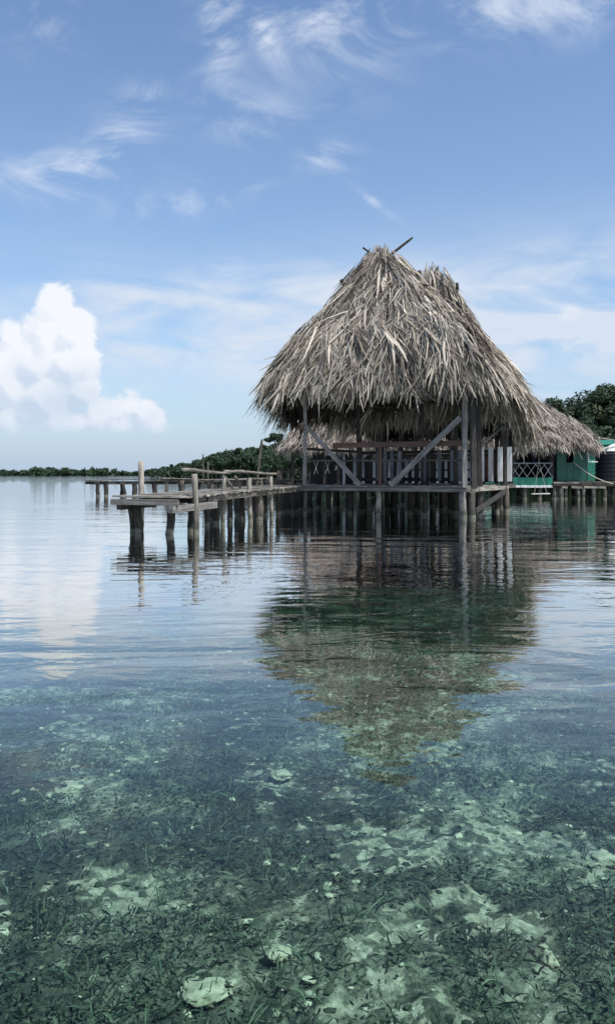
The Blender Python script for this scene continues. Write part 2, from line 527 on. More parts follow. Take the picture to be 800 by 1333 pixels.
def thatch_face(rng, E0, E1, T0, T1, n_clusters, per=6, length=(0.45, 0.85), width=(0.018, 0.034), spread=0.38, sag=0.0):
    """Leaves laid down the slope of one roof face. E0-E1 is the eave, T0-T1 the top edge."""
    E0, E1, T0, T1 = [np.array(q, float) for q in (E0, E1, T0, T1)]
    le, lt = np.linalg.norm(E1 - E0), np.linalg.norm(T1 - T0)
    t = rng.random(n_clusters * 3)
    keep = rng.random(len(t)) < (le * (1 - t) + lt * t + 0.6) / (max(le, lt) + 0.6)
    t = t[keep][:n_clusters]
    snap = rng.random(len(t)) < 0.55
    nc = max(4, int(np.linalg.norm((T0 + T1 - E0 - E1) / 2) / 0.42))
    t = np.where(snap, np.clip((np.round(t * nc) + rng.normal(0, 0.13, len(t))) / nc, 0, 1), t)
    s = rng.random(len(t)) * 1.02 - 0.01
    P = (E0 * (1 - s)[:, None] + E1 * s[:, None]) * (1 - t)[:, None] + (T0 * (1 - s)[:, None] + T1 * s[:, None]) * t[:, None]
    down = unit((E0 * (1 - s)[:, None] + E1 * s[:, None]) - (T0 * (1 - s)[:, None] + T1 * s[:, None]))
    along = unit(E1 - E0)
    nrm = np.cross(along, down.mean(0))
    nrm = nrm / np.linalg.norm(nrm)
    if nrm[2] < 0: nrm = -nrm
    fall = unit(np.array([0, 0, -1.0]) - nrm * np.dot(np.array([0, 0, -1.0]), nrm))
    P[:, 2] += belly(t)
    m = len(t)
    ang = rng.normal(0, spread, m) * np.clip(np.minimum(s, 1 - s) * 5.0, 0.25, 1.0)
    base_d = unit(unit(down * 0.75 + fall * 0.25) + along * ang[:, None])
    ctint = rng.random(m)
    lift_c = rng.random(m) ** 2 * 0.28
    P, base_d = np.repeat(P, per, 0), np.repeat(base_d, per, 0)
    ctint, lift_c = np.repeat(ctint, per), np.repeat(lift_c, per)
    k = len(P)
    P = P + along * rng.normal(0, 0.09, k)[:, None] + base_d * rng.normal(0, 0.16, k)[:, None]
    P = P + nrm * (0.02 + lift_c + rng.random(k) * 0.05)[:, None]
    D = unit(base_d + along * rng.normal(0, 0.24, k)[:, None] + nrm * rng.normal(0.0, 0.07, k)[:, None])
    L = rng.uniform(*length, k)
    W = np.where(rng.random(k) < 0.25, rng.uniform(width[1] * 0.65, width[1] * 1.15, k), rng.uniform(width[0] * 0.7, width[1] * 0.5, k))
    Nn = unit(nrm + along * rng.normal(0, 0.55, k)[:, None] + rng.normal(0, 0.2, (k, 3)))
    tint = np.clip(0.60 * ctint + 0.40 * rng.random(k) + rng.normal(0, 0.08, k), 0, 1) ** 1.15
    return ribbons(P, D, Nn, L, W, rng.uniform(0.03, 0.26, k), tint, 3, rng.normal(0, 0.16, k))

def thatch_fringe(rng, E0, E1, n, out, length=(0.35, 0.8), spread=0.25, zj=0.12, width=(0.016, 0.034)):
    """Leaf ends hanging over an eave, in uneven bunches."""
    E0, E1 = np.array(E0, float), np.array(E1, float)
    out = unit(np.array(out, float))
    bunch = rng.random(max(4, n // 14))
    s = bunch[rng.integers(0, len(bunch), n)] + rng.normal(0, 0.012, n)
    s = np.where(rng.random(n) < 0.45, rng.random(n), s)
    along = unit(E1 - E0)
    P = E0 * (1 - s)[:, None] + E1 * s[:, None]
    P[:, 2] += rng.normal(0, zj, n)
    P -= out * rng.random(n)[:, None] * 0.30
    P[:, 2] += rng.random(n) * 0.1
    D = unit(out * rng.uniform(0.0, 0.45, n)[:, None] + np.array([0, 0, -1.0]) * rng.uniform(0.5, 1.0, n)[:, None] + along * rng.normal(0, spread, n)[:, None])
    L = rng.uniform(*length, n) * (0.7 + 0.5 * np.sin(s * 37.0 + E0[0]) ** 2)
    W = rng.uniform(*width, n)
    N = unit(out + rng.normal(0, 0.5, (n, 3)))
    return ribbons(P, D, N, L, W, rng.uniform(0.1, 0.5, n), np.clip(rng.random(n) * 0.8 + 0.1, 0, 1), 3, rng.normal(0, 0.08, n))

def hip_shell(corners, tops, thick=0.16):
    """Solid packed layer under the leaves: closed hip roof, slightly sagging faces."""
    nseg, mseg = 10, 8
    v, f = [], []
    cx = sum((Vector(c) for c in corners), Vector()) / len(corners)
    for layer in range(2):
        for fi in range(4):
            E0, E1 = Vector(corners[fi]), Vector(corners[(fi + 1) % 4])
            T0, T1 = Vector(tops[fi]), Vector(tops[(fi + 1) % 4])
            b = len(v)
            for i in range(mseg + 1):
                t = i / mseg
                for j in range(nseg + 1):
                    s = j / nseg
                    p = E0.lerp(E1, s).lerp(T0.lerp(T1, s), t)
                    p.z += float(belly(t))
                    if layer:
                        p = p + Vector((0, 0, -thick - 0.02))
                        q = (cx - p); q.z = 0
                        p = p + q.normalized() * thick * 0.6 * (1 - t)
                    v.append(p)
            for i in range(mseg):
                for j in range(nseg):
                    q = (b + i * (nseg + 1) + j, b + i * (nseg + 1) + j + 1, b + (i + 1) * (nseg + 1) + j + 1, b + (i + 1) * (nseg + 1) + j)
                    f.append(q if layer == 0 else q[::-1])
    half = 4 * (mseg + 1) * (nseg + 1)
    for fi in range(4):
        b = fi * (mseg + 1) * (nseg + 1)
        for j in range(nseg):
            f.append((b + j + 1, b + j, half + b + j, half + b + j + 1))
    return v, f

# ------------------------------------------------------------------ water, seabed
PATCH = [(92, 1028, .16, 1), (366, 1012, .2, 1), (160, 1158, .24, 1), (258, 1292, .17, 1), (356, 1248, .12, 1), (760, 1130, .13, .9), (380, 1185, .12, 1),
         (714, 1252, .08, .7), (640, 1095, .16, .8), (500, 1110, .16, .5), (110, 960, .5, .8), (500, 975, .35, .8), (560, 930, .5, .5), (80, 1080, .2, .5), (470, 1085, .25, .7), (770, 990, .4, .6), (210, 1240, .12, .5), (640, 1190, .08, .5), (540, 1290, .10, .5)]
PATCH_W = []
for (u_, v_, r_, k_) in PATCH:
    Y_ = 4.0
    for _ in range(20):
        Y_ = (CAMH + depth(px(u_, Y_), Y_)) * F_PX / (v_ - HOR)
    PATCH_W.append((px(u_, Y_), Y_, r_, k_))
DARK_W = [(px(310, 3.0), 3.0, 0.5)]
def clump_field(x, y):
    """Above 0: weed and rubble. Below 0: open sand."""
    f = (0.75 * noise.noise(Vector((x * 0.8, y * 0.8, 11.0))) + 0.62 * noise.noise(Vector((x * 2.3, y * 2.3, 4.0)))
         + 0.70 * noise.noise(Vector((x * 6.0, y * 6.0, 2.0))) + 0.75 * noise.noise(Vector((x * 15.0, y * 15.0, 5.0))) + 0.31)
    for (a, b_, r_, k_) in PATCH_W:
        d2 = ((x - a) ** 2 + ((y - b_) * 0.8) ** 2) / (r_ * r_)
        if d2 < 6:
            f -= 0.58 * k_ * math.exp(-d2)
    return f + 0.30 * min(1, max(0, (y - 8) / 6)) + 0.28 * min(1, max(0, (2.5 - y) / 1.0))
def rowspace(y0, y1, n, p):
    return [y0 + (y1 - y0) * (i / n) ** p for i in range(n + 1)]
ys = [-60, -20, -8, -4] + list(np.arange(-2, 9, 0.045)) + list(9 + 51 * (np.arange(1, 160) / 160) ** 1.4) + [70, 90, 130, 200, 400, 800, 2000, 6000]
NX = 230
V = []
for y in ys:
    hw = 3.2 + max(0, y) * 0.75 if y < 200 else 3.2 + y * 1.3
    if y < -2: hw = 3.2 - y * 1.5
    for j in range(NX + 1):
        q = 2 * j / NX - 1
        x = hw * (0.55 * q + 0.45 * q ** 3) * (1.6 if y > 60 or y < -2 else 1.25)
        z = -depth(x, y)
        if -3 < y < 60:
            amp = min(1.0, 0.6 + y * 0.05)
            p = Vector((x, y, 0))
            z += 0.08 * amp * noise.noise(p * 0.8) + 0.045 * noise.noise(p * 3.1 + Vector((5, 1, 2)))
            if y < 9.5:
                z += 0.030 * noise.noise(p * 9.0) + 0.018 * noise.noise(p * 21.0)
        V.append((x, y, z))
ny = len(ys)
idx = np.arange(ny * (NX + 1)).reshape(ny, NX + 1)

Tsand = [clump_field(x_, y_) if -3 < y_ < 60 else 0.25 for (x_, y_, z_) in V]
Fq = np.stack([idx[:-1, :-1], idx[:-1, 1:], idx[1:, 1:], idx[1:, :-1]], -1).reshape(-1, 4)
m, n = new_mat('seabed_sand_and_weed')
g = n.n('ShaderNodeNewGeometry')
P = g.outputs['Position']
big = n.noise(P, 0.55, 3, 0.5, 0.3)
med = n.noise(P, 1.9, 6, 0.62, 0.5)
fin = n.noise(P, 9.0, 6, 0.7, 0.4)
vor = n.n('ShaderNodeTexVoronoi', feature='F1', ins={'Vector': n.n('ShaderNodeVectorMath', operation='ADD', ins={0: P, 1: n.comb(n.m('MULTIPLY', fin, 0.12), n.m('MULTIPLY', med, 0.1), 0.0)}).outputs[0], 'Scale': 17.0})
rub = vor.outputs['Color']
rv = n.n('ShaderNodeSeparateColor', ins={0: rub}).outputs[0]
at = n.n('ShaderNodeAttribute', attribute_name='tint').outputs['Fac']
sv_ = n.m('ADD', at, n.m('ADD', n.m('MULTIPLY', n.m('SUBTRACT', fin, 0.5), 1.6), n.m('MULTIPLY', n.m('SUBTRACT', n.noise(P, 30, 4, 0.7), 0.5), 0.8)))
sandf = n.m('MULTIPLY', n.m('SUBTRACT', 1.0, n.ss(sv_, -0.30, 0.26)), n.m('ADD', 0.12, n.m('MULTIPLY', n.ss(n.m('ADD', n.m('MULTIPLY', n.noise(P, 15, 6, 0.75, 0.2), 0.6), n.m('MULTIPLY', rv, 0.28)), 0.38, 0.48), 0.88)))
weed = n.mix(n.ss(n.noise(P, 40, 6, 0.75), 0.38, 0.62), (0.020, 0.030, 0.024), (0.17, 0.19, 0.145))
weed = n.mix(n.m('MULTIPLY', n.ss(rv, 0.80, 0.86), 0.5), weed, (0.22, 0.23, 0.17))
sand = n.mix(n.ss(n.noise(P, 26, 5, 0.7), 0.3, 0.7), (0.18, 0.19, 0.14), (0.43, 0.43, 0.34))
sand = n.mix(n.m('MULTIPLY', n.ss(rv, 0.0, 0.2), 0.0), sand, (0.1, 0.12, 0.08))
weed = n.mix(n.ss(n.noise(P, 1.1, 4, 0.6), 0.40, 0.60), n.mix(0.72, weed, (0.008, 0.014, 0.012)), weed)
colr = n.mix(sandf, weed, sand)
bs = n.n('ShaderNodeBsdfPrincipled', ins={'Base Color': colr, 'Roughness': 0.95, 'Specular IOR Level': 0.1})
bp = n.n('ShaderNodeBump', ins={'Strength': 0.9, 'Distance': 0.05, 'Height': n.m('ADD', n.m('MULTIPLY', fin, 0.8), n.m('MULTIPLY', rv, 0.3))})
n.set(bs.inputs['Normal'], bp.outputs[0])
n.n('ShaderNodeOutputMaterial', ins={'Surface': bs.outputs[0]})
seabed = link('seabed', numpy_mesh('seabed', V, Fq, Tsand, smooth=True), m)
tag(seabed, 'pale sand and dark weed bottom seen through clear shallow water', kind='structure')

# the water: one closed body, clear at the surface, tinted by its own depth
m, n = new_mat('clear_lagoon_water')
g = n.n('ShaderNodeNewGeometry')
P = g.outputs['Position']
w1 = n.noise(n.mapping(P, scale=(0.40, 1.0, 1.0), rot=(0, 0, R(6))), 0.85, 3, 0.5, 0.5)
w2 = n.noise(n.mapping(P, scale=(0.6, 1.0, 1.0), rot=(0, 0, R(-12))), 2.6, 3, 0.55, 0.6)
w3 = n.noise(n.mapping(P, scale=(0.15, 0.3, 1.0)), 0.5, 2, 0.5)
w4 = n.noise(n.mapping(P, scale=(0.40, 1.0, 1.0), rot=(0, 0, R(4))), 4.6, 2, 0.5, 0.8)
hgt = n.m('ADD', n.m('MULTIPLY', w1, 0.021), n.m('MULTIPLY', n.m('ADD', n.m('MULTIPLY', w2, 0.0075), n.m('MULTIPLY', w4, 0.0015)), n.m('ADD', 0.45, n.m('MULTIPLY', n.ss(w3, 0.35, 0.65), 0.75))))
bp = n.n('ShaderNodeBump', ins={'Strength': 1.0, 'Distance': 1.0, 'Height': hgt})
fr = n.n('ShaderNodeFresnel', ins={'IOR': 1.333, 'Normal': bp.outputs[0]})
gl = n.n('ShaderNodeBsdfGlossy', ins={'Color': (1, 1, 1), 'Roughness': 0.015, 'Normal': bp.outputs[0]})
tr = n.n('ShaderNodeBsdfTransparent', ins={'Color': (0.78, 0.93, 0.91)})
mx = n.n('ShaderNodeMixShader', ins={0: n.m('MULTIPLY', n.ss(fr.outputs[0], 0.0, 0.53), 0.90), 1: tr.outputs[0], 2: gl.outputs[0]})
va = n.n('ShaderNodeVolumeAbsorption', ins={'Color': (0.42, 0.80, 0.78), 'Density': 0.085})
n.n('ShaderNodeOutputMaterial', ins={'Surface': mx.outputs[0], 'Volume': va.outputs[0]})
b = MB()
b.box(-9000, 9000, -70, 7000, -9, 0)
water = link('water', b.mesh('water'), m)
tag(water, 'calm clear lagoon water', kind='structure')

rng = np.random.default_rng(7)

def seabed_z(x, y):
    z = -depth(x, y)
    amp = min(1.0, 0.6 + y * 0.05)
    p = Vector((x, y, 0))
    z += 0.08 * amp * noise.noise(p * 0.8) + 0.045 * noise.noise(p * 3.1 + Vector((5, 1, 2)))
    if y < 9.5:
        z += 0.030 * noise.noise(p * 9.0) + 0.018 * noise.noise(p * 21.0)
    return z


def scatter_floor(n, ymin, ymax, thr, power=1.0):
    out = []
    while len(out) < n:
        y = ymin + (ymax - ymin) * random.random() ** power
        x = random.uniform(-1, 1) * (1.4 + y * 0.62)
        if clump_field(x, y) + random.gauss(0, 0.14) > thr:
            out.append((x, y, seabed_z(x, y)))
    return np.array(out)

random.seed(3)
# seagrass: uncountable, one object
Pg = scatter_floor(5200, 0.7, 11, 0.22, 1.4)
per = 6
Pg = np.repeat(Pg, per, 0) + np.concatenate([rng.normal(0, 0.025, (len(Pg) * per, 2)), np.zeros((len(Pg) * per, 1))], 1)
k = len(Pg)
az = rng.random(k) * 2 * np.pi
lean = rng.uniform(0.2, 1.5, k)
D = unit(np.stack([np.cos(az) * lean + 0.35, np.sin(az) * lean, np.ones(k)], 1))
N = unit(np.stack([-np.sin(az), np.cos(az), rng.normal(0, 0.3, k)], 1) + rng.normal(0, 0.4, (k, 3)))
Vg, Fg, Tg = ribbons(Pg, D, N, rng.uniform(0.04, 0.12, k), rng.uniform(0.004, 0.009, k), rng.uniform(0.1, 0.6, k), rng.random(k), 3, rng.normal(0, 0.2, k), taper=[0.8, 1, 0.9, 0.4])
o = link('seagrass', numpy_mesh('seagrass', Vg, Fg, Tg), M['seagrass'])
tag(o, 'dark green seagrass growing over the shallow seabed', 'seagrass', kind='stuff')

# low algae mats
Pa = scatter_floor(17000, 0.7, 12, 0.16, 1.3)
per = 5
Pa = np.repeat(Pa, per, 0) + np.concatenate([rng.normal(0, 0.03, (len(Pa) * per, 2)), rng.uniform(0.0, 0.05, (len(Pa) * per, 1))], 1)
k = len(Pa)
D = unit(rng.normal(0, 1, (k, 3)) * np.array([1, 1, 0.5]) + np.array([0, 0, 0.25]))
N = unit(rng.normal(0, 1, (k, 3)))
Va, Fa, Ta = ribbons(Pa, D, N, rng.uniform(0.012, 0.045, k), rng.uniform(0.005, 0.014, k), rng.uniform(0, 0.5, k), rng.random(k), 2, rng.normal(0, 0.4, k), taper=[0.5, 1.0, 0.5])
o = link('algae_growth', numpy_mesh('algae_growth', Va, Fa, Ta), M['algae'])
tag(o, 'low dark algae growth matted over the seabed', 'algae', kind='stuff')

def pebble_verts(seed, r):
    out = []
    import bmesh
    bm = bmesh.new()
    bmesh.ops.create_icosphere(bm, subdivisions=1, radius=1)
    for vv in bm.verts:
        d = 1 + 0.45 * noise.noise(vv.co * 1.3 + Vector((seed, seed * 2, 0)))
        out.append(vv.co * d * r)
    fc = [[vv.index for vv in ff.verts] for ff in bm.faces]
    bm.free()
    return np.array([tuple(q) for q in out]), fc
shapes = [pebble_verts(i * 3.3, 1.0) for i in range(6)]
Pr = scatter_floor(12000, 0.7, 11, -0.9, 1.25)
Vr, Fr, Tr = [], [], []
off = 0
for i, p in enumerate(Pr):
    sv, sf = shapes[i % 6]
    r = 0.004 + 0.022 * random.random() ** 2.4
    a = random.uniform(0, 6.28)
    rot = np.array([[math.cos(a), -math.sin(a), 0], [math.sin(a), math.cos(a), 0], [0, 0, 1]])
    scl = np.array([1.3, 0.9, 0.5]) * r
    vv = (sv * scl) @ rot.T + p + np.array([0, 0, r * 0.2])
    Vr.append(vv)
    Fr += [(q[0] + off, q[1] + off, q[2] + off) for q in sf]
    off += len(vv)
    tt = random.random() ** 1.7
    Tr += [tt] * len(vv)
me = bpy.data.meshes.new('coral_rubble')
me.from_pydata(np.concatenate(Vr).tolist(), [], Fr)
a = me.attributes.new('tint', 'FLOAT', 'POINT')
a.data.foreach_set('value', np.array(Tr, dtype=np.float32))
o = link('coral_rubble', me, M['rubble'])
tag(o, 'broken coral rubble and shells scattered on the seabed', 'rubble', kind='stuff')

# a few larger pale stones one can point to
m, n = new_mat('pale_lime_stone')
t = n.n('ShaderNodeTexCoord')
c = n.mix(n.ss(n.noise(t.outputs['Object'], 14, 6, 0.7), 0.35, 0.65), (0.22, 0.23, 0.165), (0.46, 0.46, 0.35))
c = n.mix(n.m('MULTIPLY', n.ss(n.noise(t.outputs['Object'], 6, 4, 0.6), 0.55, 0.68), 0.8), c, (0.10, 0.12, 0.07))
bs = n.n('ShaderNodeBsdfPrincipled', ins={'Base Color': c, 'Roughness': 0.95})
n.n('ShaderNodeOutputMaterial', ins={'Surface': bs.outputs[0]})
M['stone'] = m
def floor_at(u, v):                       # where the view line through (u, v) meets the seabed
    Y = 2.0
    for _ in range(30):
        x = px(u, Y)
        Y = (CAMH - seabed_z(x, Y)) * F_PX / (v - HOR)
    return px(u, Y), Y
import bmesh
stones = [(92, 1028, 36, 15, 'pale rounded stone under water, farthest left of the pale seabed stones'),
          (366, 1012, 26, 9, 'pale flat stone under water below the tip of the hut reflection'),
          (266, 1296, 62, 34, 'pale flat stone closest to the camera, left of the middle'),
          (362, 1250, 34, 18, 'small pale jagged stone just above and right of the nearest flat stone'),
          (784, 1122, 40, 20, 'pale stone near the right edge of the view'),
          (715, 1254, 22, 18, 'small pale stone among dark rubble at lower right')]
for u, v, wu, hv, lab in stones:
    x, y = floor_at(u, v)
    s_ = y / F_PX
    bm = bmesh.new()
    bmesh.ops.create_icosphere(bm, subdivisions=4, radius=1)
    for vv in bm.verts:
        q = vv.co.copy()
        d = 1 + 0.40 * noise.noise(q * 1.4 + Vector((u, v, 0))) + 0.24 * noise.noise(q * 3.6 + Vector((u, 0, v))) + 0.12 * noise.noise(q * 9)
        lenY = hv * y / (CAMH + 0.7) * s_ * 0.5
        vv.co = Vector((q.x * d * wu * s_ * 0.5, q.y * d * lenY, q.z * d * 0.022))
    me = bpy.data.meshes.new('sea_stone')
    for ff_ in bm.faces: ff_.smooth = True
    bm.to_mesh(me)
    bm.free()
    o = link('sea_stone', me, M['stone'])
    o.location = (x, y, seabed_z(x, y) + 0.015)
    tag(o, lab, 'stone', 'pale stones on the seabed')

# ------------------------------------------------------------------ the thatched huts on stilts
U = Vector((0.888, -0.46, 0)); U.normalize()
Wd = Vector((0.46, 0.888, 0)); Wd.normalize()
B0 = Vector((4.30, 22.05, 0))
A0 = B0 - 4.95 * U
DZ = 0.85
def hp(a, b_, z):                          # hut coordinates: a along the front from A, b_ into depth
    p = A0 + a * U + b_ * Wd
    return Vector((p.x, p.y, z))
TT, BK = M['thatch'], M['under']
house_ref = None

def build_roof(parent, corners, tops, seed, ncl, fringe_n, mat=TT, dens=(1, 1, 1, 1), lng=(0.6, 1.3), spread=0.50, fr_len=(0.35, 0.85), crown=True, width=(0.024, 0.078)):
    r = np.random.default_rng(seed)
    v, f = hip_shell(corners, tops)
    me = bpy.data.meshes.new('roof')
    off = parent.matrix_basis.translation
    me.from_pydata([tuple(Vector(p) - off) for p in v], [], f)
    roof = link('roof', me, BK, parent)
    parts = []
    ctr = sum((Vector(c) for c in corners), Vector()) / 4
    for i in range(4):
        E0, E1, T0, T1 = corners[i], corners[(i + 1) % 4], tops[i], tops[(i + 1) % 4]
        area = ((Vector(E1) - Vector(E0)).length + (Vector(T1) - Vector(T0)).length) / 2 * ((Vector(T0) + Vector(T1)) / 2 - (Vector(E0) + Vector(E1)) / 2).length
        parts.append(thatch_face(r, E0, E1, T0, T1, int(ncl * area * dens[i]), 9, lng, width, spread))
        out = (Vector(E0) + Vector(E1)) / 2 - ctr
        out.z = 0
        nn = np.cross(np.array(Vector(E1) - Vector(E0)), [0, 0, 1.0])
        if np.dot(nn, np.array(out)) < 0: nn = -nn
        fl_ = fr_len if (nn[1] <= 0 or parent is house_ref) else (fr_len[0] * 0.5, fr_len[1] * 0.55)
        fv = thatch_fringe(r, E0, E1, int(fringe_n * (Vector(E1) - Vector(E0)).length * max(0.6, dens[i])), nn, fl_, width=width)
        if nn[1] > 0 and parent is not house_ref:          # shade under the far eaves, put into the leaf tint
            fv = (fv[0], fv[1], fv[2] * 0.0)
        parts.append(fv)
    # hips
    for i in range(4):
        E, T = np.array(corners[i], float), np.array(tops[i], float)
        k = int(90 * np.linalg.norm(E - T))
        t = r.random(k)
        P = E * (1 - t)[:, None] + T * t[:, None] + r.normal(0, 0.06, (k, 3)) + np.array([0, 0, 0.06])
        P[:, 2] += belly(t)
        D = unit((E - T)[None, :] / np.linalg.norm(E - T) + r.normal(0, 0.16, (k, 3)) + np.array([0, 0, -0.12]))
        parts.append(ribbons(P, D, unit(r.normal(0, 0.4, (k, 3)) + np.array([0, 0, 1.0])), r.uniform(*lng, k) * 0.8, r.uniform(*width, k), r.uniform(0.05, 0.3, k), r.random(k), 3))
    if crown:
        T = (np.array(tops[0], float) + np.array(tops[2], float)) / 2
        k = 420
        a = r.random(k) * 2 * np.pi
        P = T + np.stack([np.cos(a) * 0.10, np.sin(a) * 0.10, r.uniform(-0.15, 0.16, k)], 1)
        D = unit(np.stack([np.cos(a) * 0.55, np.sin(a) * 0.55, -np.ones(k)], 1) + r.normal(0, 0.10, (k, 3)))
        up = r.random(k) < 0.10
        D[up, 2] = r.uniform(0.3, 1.2, up.sum())
        D = unit(D)
        L = np.where(up, r.uniform(0.12, 0.3, k), r.uniform(0.7, 1.7, k))
        parts.append(ribbons(P, D, unit(np.stack([np.cos(a), np.sin(a), np.full(k, 0.4)], 1) + r.normal(0, 0.4, (k, 3))), L, r.uniform(0.03, 0.08, k), r.uniform(0, 0.05, k), r.random(k), 3, r.normal(0, 0.04, k)))
    Vt, Ft, Ttn = merge(parts)
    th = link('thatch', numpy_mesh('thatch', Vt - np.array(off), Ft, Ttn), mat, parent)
    tag(th, kind='stuff')
    return roof

def deck_boards(name, parent, fn, a0, a1, b0, b1, z, board=0.17, gap=0.018, th=0.035, mat=None, along='b', jag=0.05):
    """Planks in one mesh. fn(a, b, z) -> world point."""
    mb = MB()
    off = parent.matrix_basis.translation
    a = a0
    while a < a1 - 0.02:
        e = min(a + board * random.uniform(0.85, 1.15), a1)
        j0, j1 = random.uniform(-jag, jag * 0.3), random.uniform(-jag * 0.3, jag)
        dz = random.uniform(-0.014, 0.014)
        c = []
        for zz in (z - th + dz, z + dz):
            for (q, r_) in ((a, b0 + j0), (e - gap, b0 + j0), (e - gap, b1 + j1), (a, b1 + j1)):
                c.append(Vector(fn(q, r_, zz)) - off if along == 'b' else Vector(fn(r_, q, zz)) - off)
        mb.add(c, [(0, 1, 2, 3), (7, 6, 5, 4), (0, 4, 5, 1), (1, 5, 6, 2), (2, 6, 7, 3), (3, 7, 4, 0)])
        mb.tint += [random.random() ** 1.5] * 8
        a = e
    me = mb.mesh(name)
    at_ = me.attributes.new('tint', 'FLOAT', 'POINT')
    at_.data.foreach_set('value', mb.tint)
    return link(name, me, mat or M['plank'], parent)

def pile(parent, p, ztop, r, mat, name='stilt', lean=(0, 0), wob=0.02):
    zb = -depth(p[0], p[1]) - 0.25
    L = ztop - zb
    return log(name, (p[0] - lean[0] * L, p[1] - lean[1] * L, zb), (p[0], p[1], ztop), r * 1.12, r * 0.92, mat, parent, wob)

random.seed(11)
hut = empty('thatched_hut', hp(2.4, 2.0, 0), 'large open hut on stilts with shaggy grey palm roof, nearest the camera', 'hut', 'palm-thatched huts on stilts')
# roof corners: front left, front right, back right, back left
A1 = (-0.90, 24.45, 4.05); B1 = (4.56, 21.58, 4.02); C1 = (6.45, 25.35, 3.72); D1 = (-0.62, 28.0, 3.15)
PK = Vector((2.28, 25.15, 7.90))
tp = PK - U * 0.16 - Wd * 0.10, PK + U * 0.16 - Wd * 0.10, PK + U * 0.16 + Wd * 0.10, PK - U * 0.16 + Wd * 0.10
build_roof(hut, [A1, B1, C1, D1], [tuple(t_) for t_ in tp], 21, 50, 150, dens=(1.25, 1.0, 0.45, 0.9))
lf = ribbons(np.array([[px(500, 24.1), 24.12, pz(361, 24.1)], [px(494, 24.1), 24.2, pz(350, 24.1)], [px(507, 24.1), 24.15, pz(354, 24.1)]]), unit(np.array([[0.02, -0.45, -1.0], [-0.12, -0.45, -1.0], [0.2, -0.45, -1.0]])),
             np.array([[0.1, -1.0, 0.2]] * 3), np.array([0.75, 0.9, 0.8]), np.array([0.22, 0.08, 0.07]), np.array([0.02, 0.05, 0.05]), np.array([0.75, 0.7, 0.6]), 3, taper=[0.4, 1.0, 0.8, 0.1])
link('loose_frond', numpy_mesh('loose_frond', lf[0] - np.array(hut.matrix_basis.translation), lf[1], lf[2]), TT, hut)
# leftover stub poles at the ridge
log('ridge_pole', PK + Vector((-0.16, 0.15, -0.2)), (px(537, 25.1), 25.0, pz(310, 25.0)), 0.052, 0.032, M['dark_wood'], hut, 0.04, 6)
log('ridge_pole', PK + Vector((0.2, -0.05, -0.25)), (px(472, 25.1), 25.2, pz(322, 25.1)), 0.042, 0.03, M['dark_wood'], hut, 0.02, 6)
log('purlin_end', (px(458, 25.4), 25.5, pz(386, 25.4)), (px(443, 25.4), 25.0, pz(366, 25.1)), 0.07, 0.06, M['dark_wood'], hut, 0.01, 8)
# deck
deck_boards('deck', hut, hp, 0.0, 4.95, -0.02, 4.08, DZ)
timber('edge_beam', hp(-0.15, -0.06, DZ - 0.09), hp(5.0, -0.06, DZ - 0.09), 0.10, 0.06, M['grey_wood'], hut)
timber('edge_beam', hp(0.0, -0.09, DZ - 0.005), hp(4.9, -0.09, DZ - 0.005), 0.045, 0.05, M['grey_wood'], hut)
timber('edge_beam', hp(4.99, 0.0, DZ - 0.08), hp(4.99, 4.3, DZ - 0.08), 0.12, 0.05, M['pale_wood'], hut)
timber('edge_beam', hp(-0.04, 0.0, DZ - 0.09), hp(-0.04, 4.2, DZ - 0.09), 0.12, 0.05, M['mid_wood'], hut)
for b_ in (1.3, 2.7, 4.02):
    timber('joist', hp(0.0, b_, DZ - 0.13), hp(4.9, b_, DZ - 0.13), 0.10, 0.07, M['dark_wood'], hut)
# stilts
pile(hut, hp(0.02, 0.0, 0), DZ - 0.15, 0.055, M['mid_wood'])
pile(hut, hp(2.34, 0.03, 0), DZ - 0.14, 0.085, M['pale_wood'])
pile(hut, hp(4.80, 0.03, 0), DZ - 0.14, 0.105, M['grey_wood'], lean=(0.03, 0), wob=0.05)
pile(hut, hp(5.07, 0.15, 0), DZ - 0.05, 0.105, M['mid_wood'], lean=(-0.02, 0), wob=0.05)
for (a, b_) in ((1.1, 0.9), (3.5, 0.8), (0.1, 1.4), (1.6, 2.0), (2.7, 1.7), (3.9, 2.2), (4.85, 1.6), (0.2, 2.8), (1.3, 3.3), (2.5, 3.0), (3.4, 3.5),
                (0.1, 4.0), (1.0, 4.05), (1.9, 4.0), (2.9, 4.05), (3.8, 4.0), (4.75, 4.0), (4.45, 3.0), (0.8, 2.4)):
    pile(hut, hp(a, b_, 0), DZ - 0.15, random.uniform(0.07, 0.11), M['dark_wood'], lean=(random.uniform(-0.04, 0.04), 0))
pile(hut, hp(4.98, 4.05, 0), DZ - 0.12, 0.10, M['mid_wood'])
timber('brace', hp(5.03, 4.0, DZ - 0.15), hp(5.05, 0.4, 0.18), 0.14, 0.06, M['dark_wood'], hut)
for (u_, Y_) in ((368, 25.4), (376, 26.2), (384, 25.6), (391, 26.6), (372, 27.2), (388, 27.6), (402, 27.0), (414, 28.4), (437, 28.0), (455, 27.2), (473, 28.5), (512, 27.5), (535, 28.2)):
    pile(hut, (px(u_, Y_), Y_, 0), DZ - 0.12, random.uniform(0.10, 0.15), M['dark_wood'], lean=(random.uniform(-0.03, 0.03), 0))
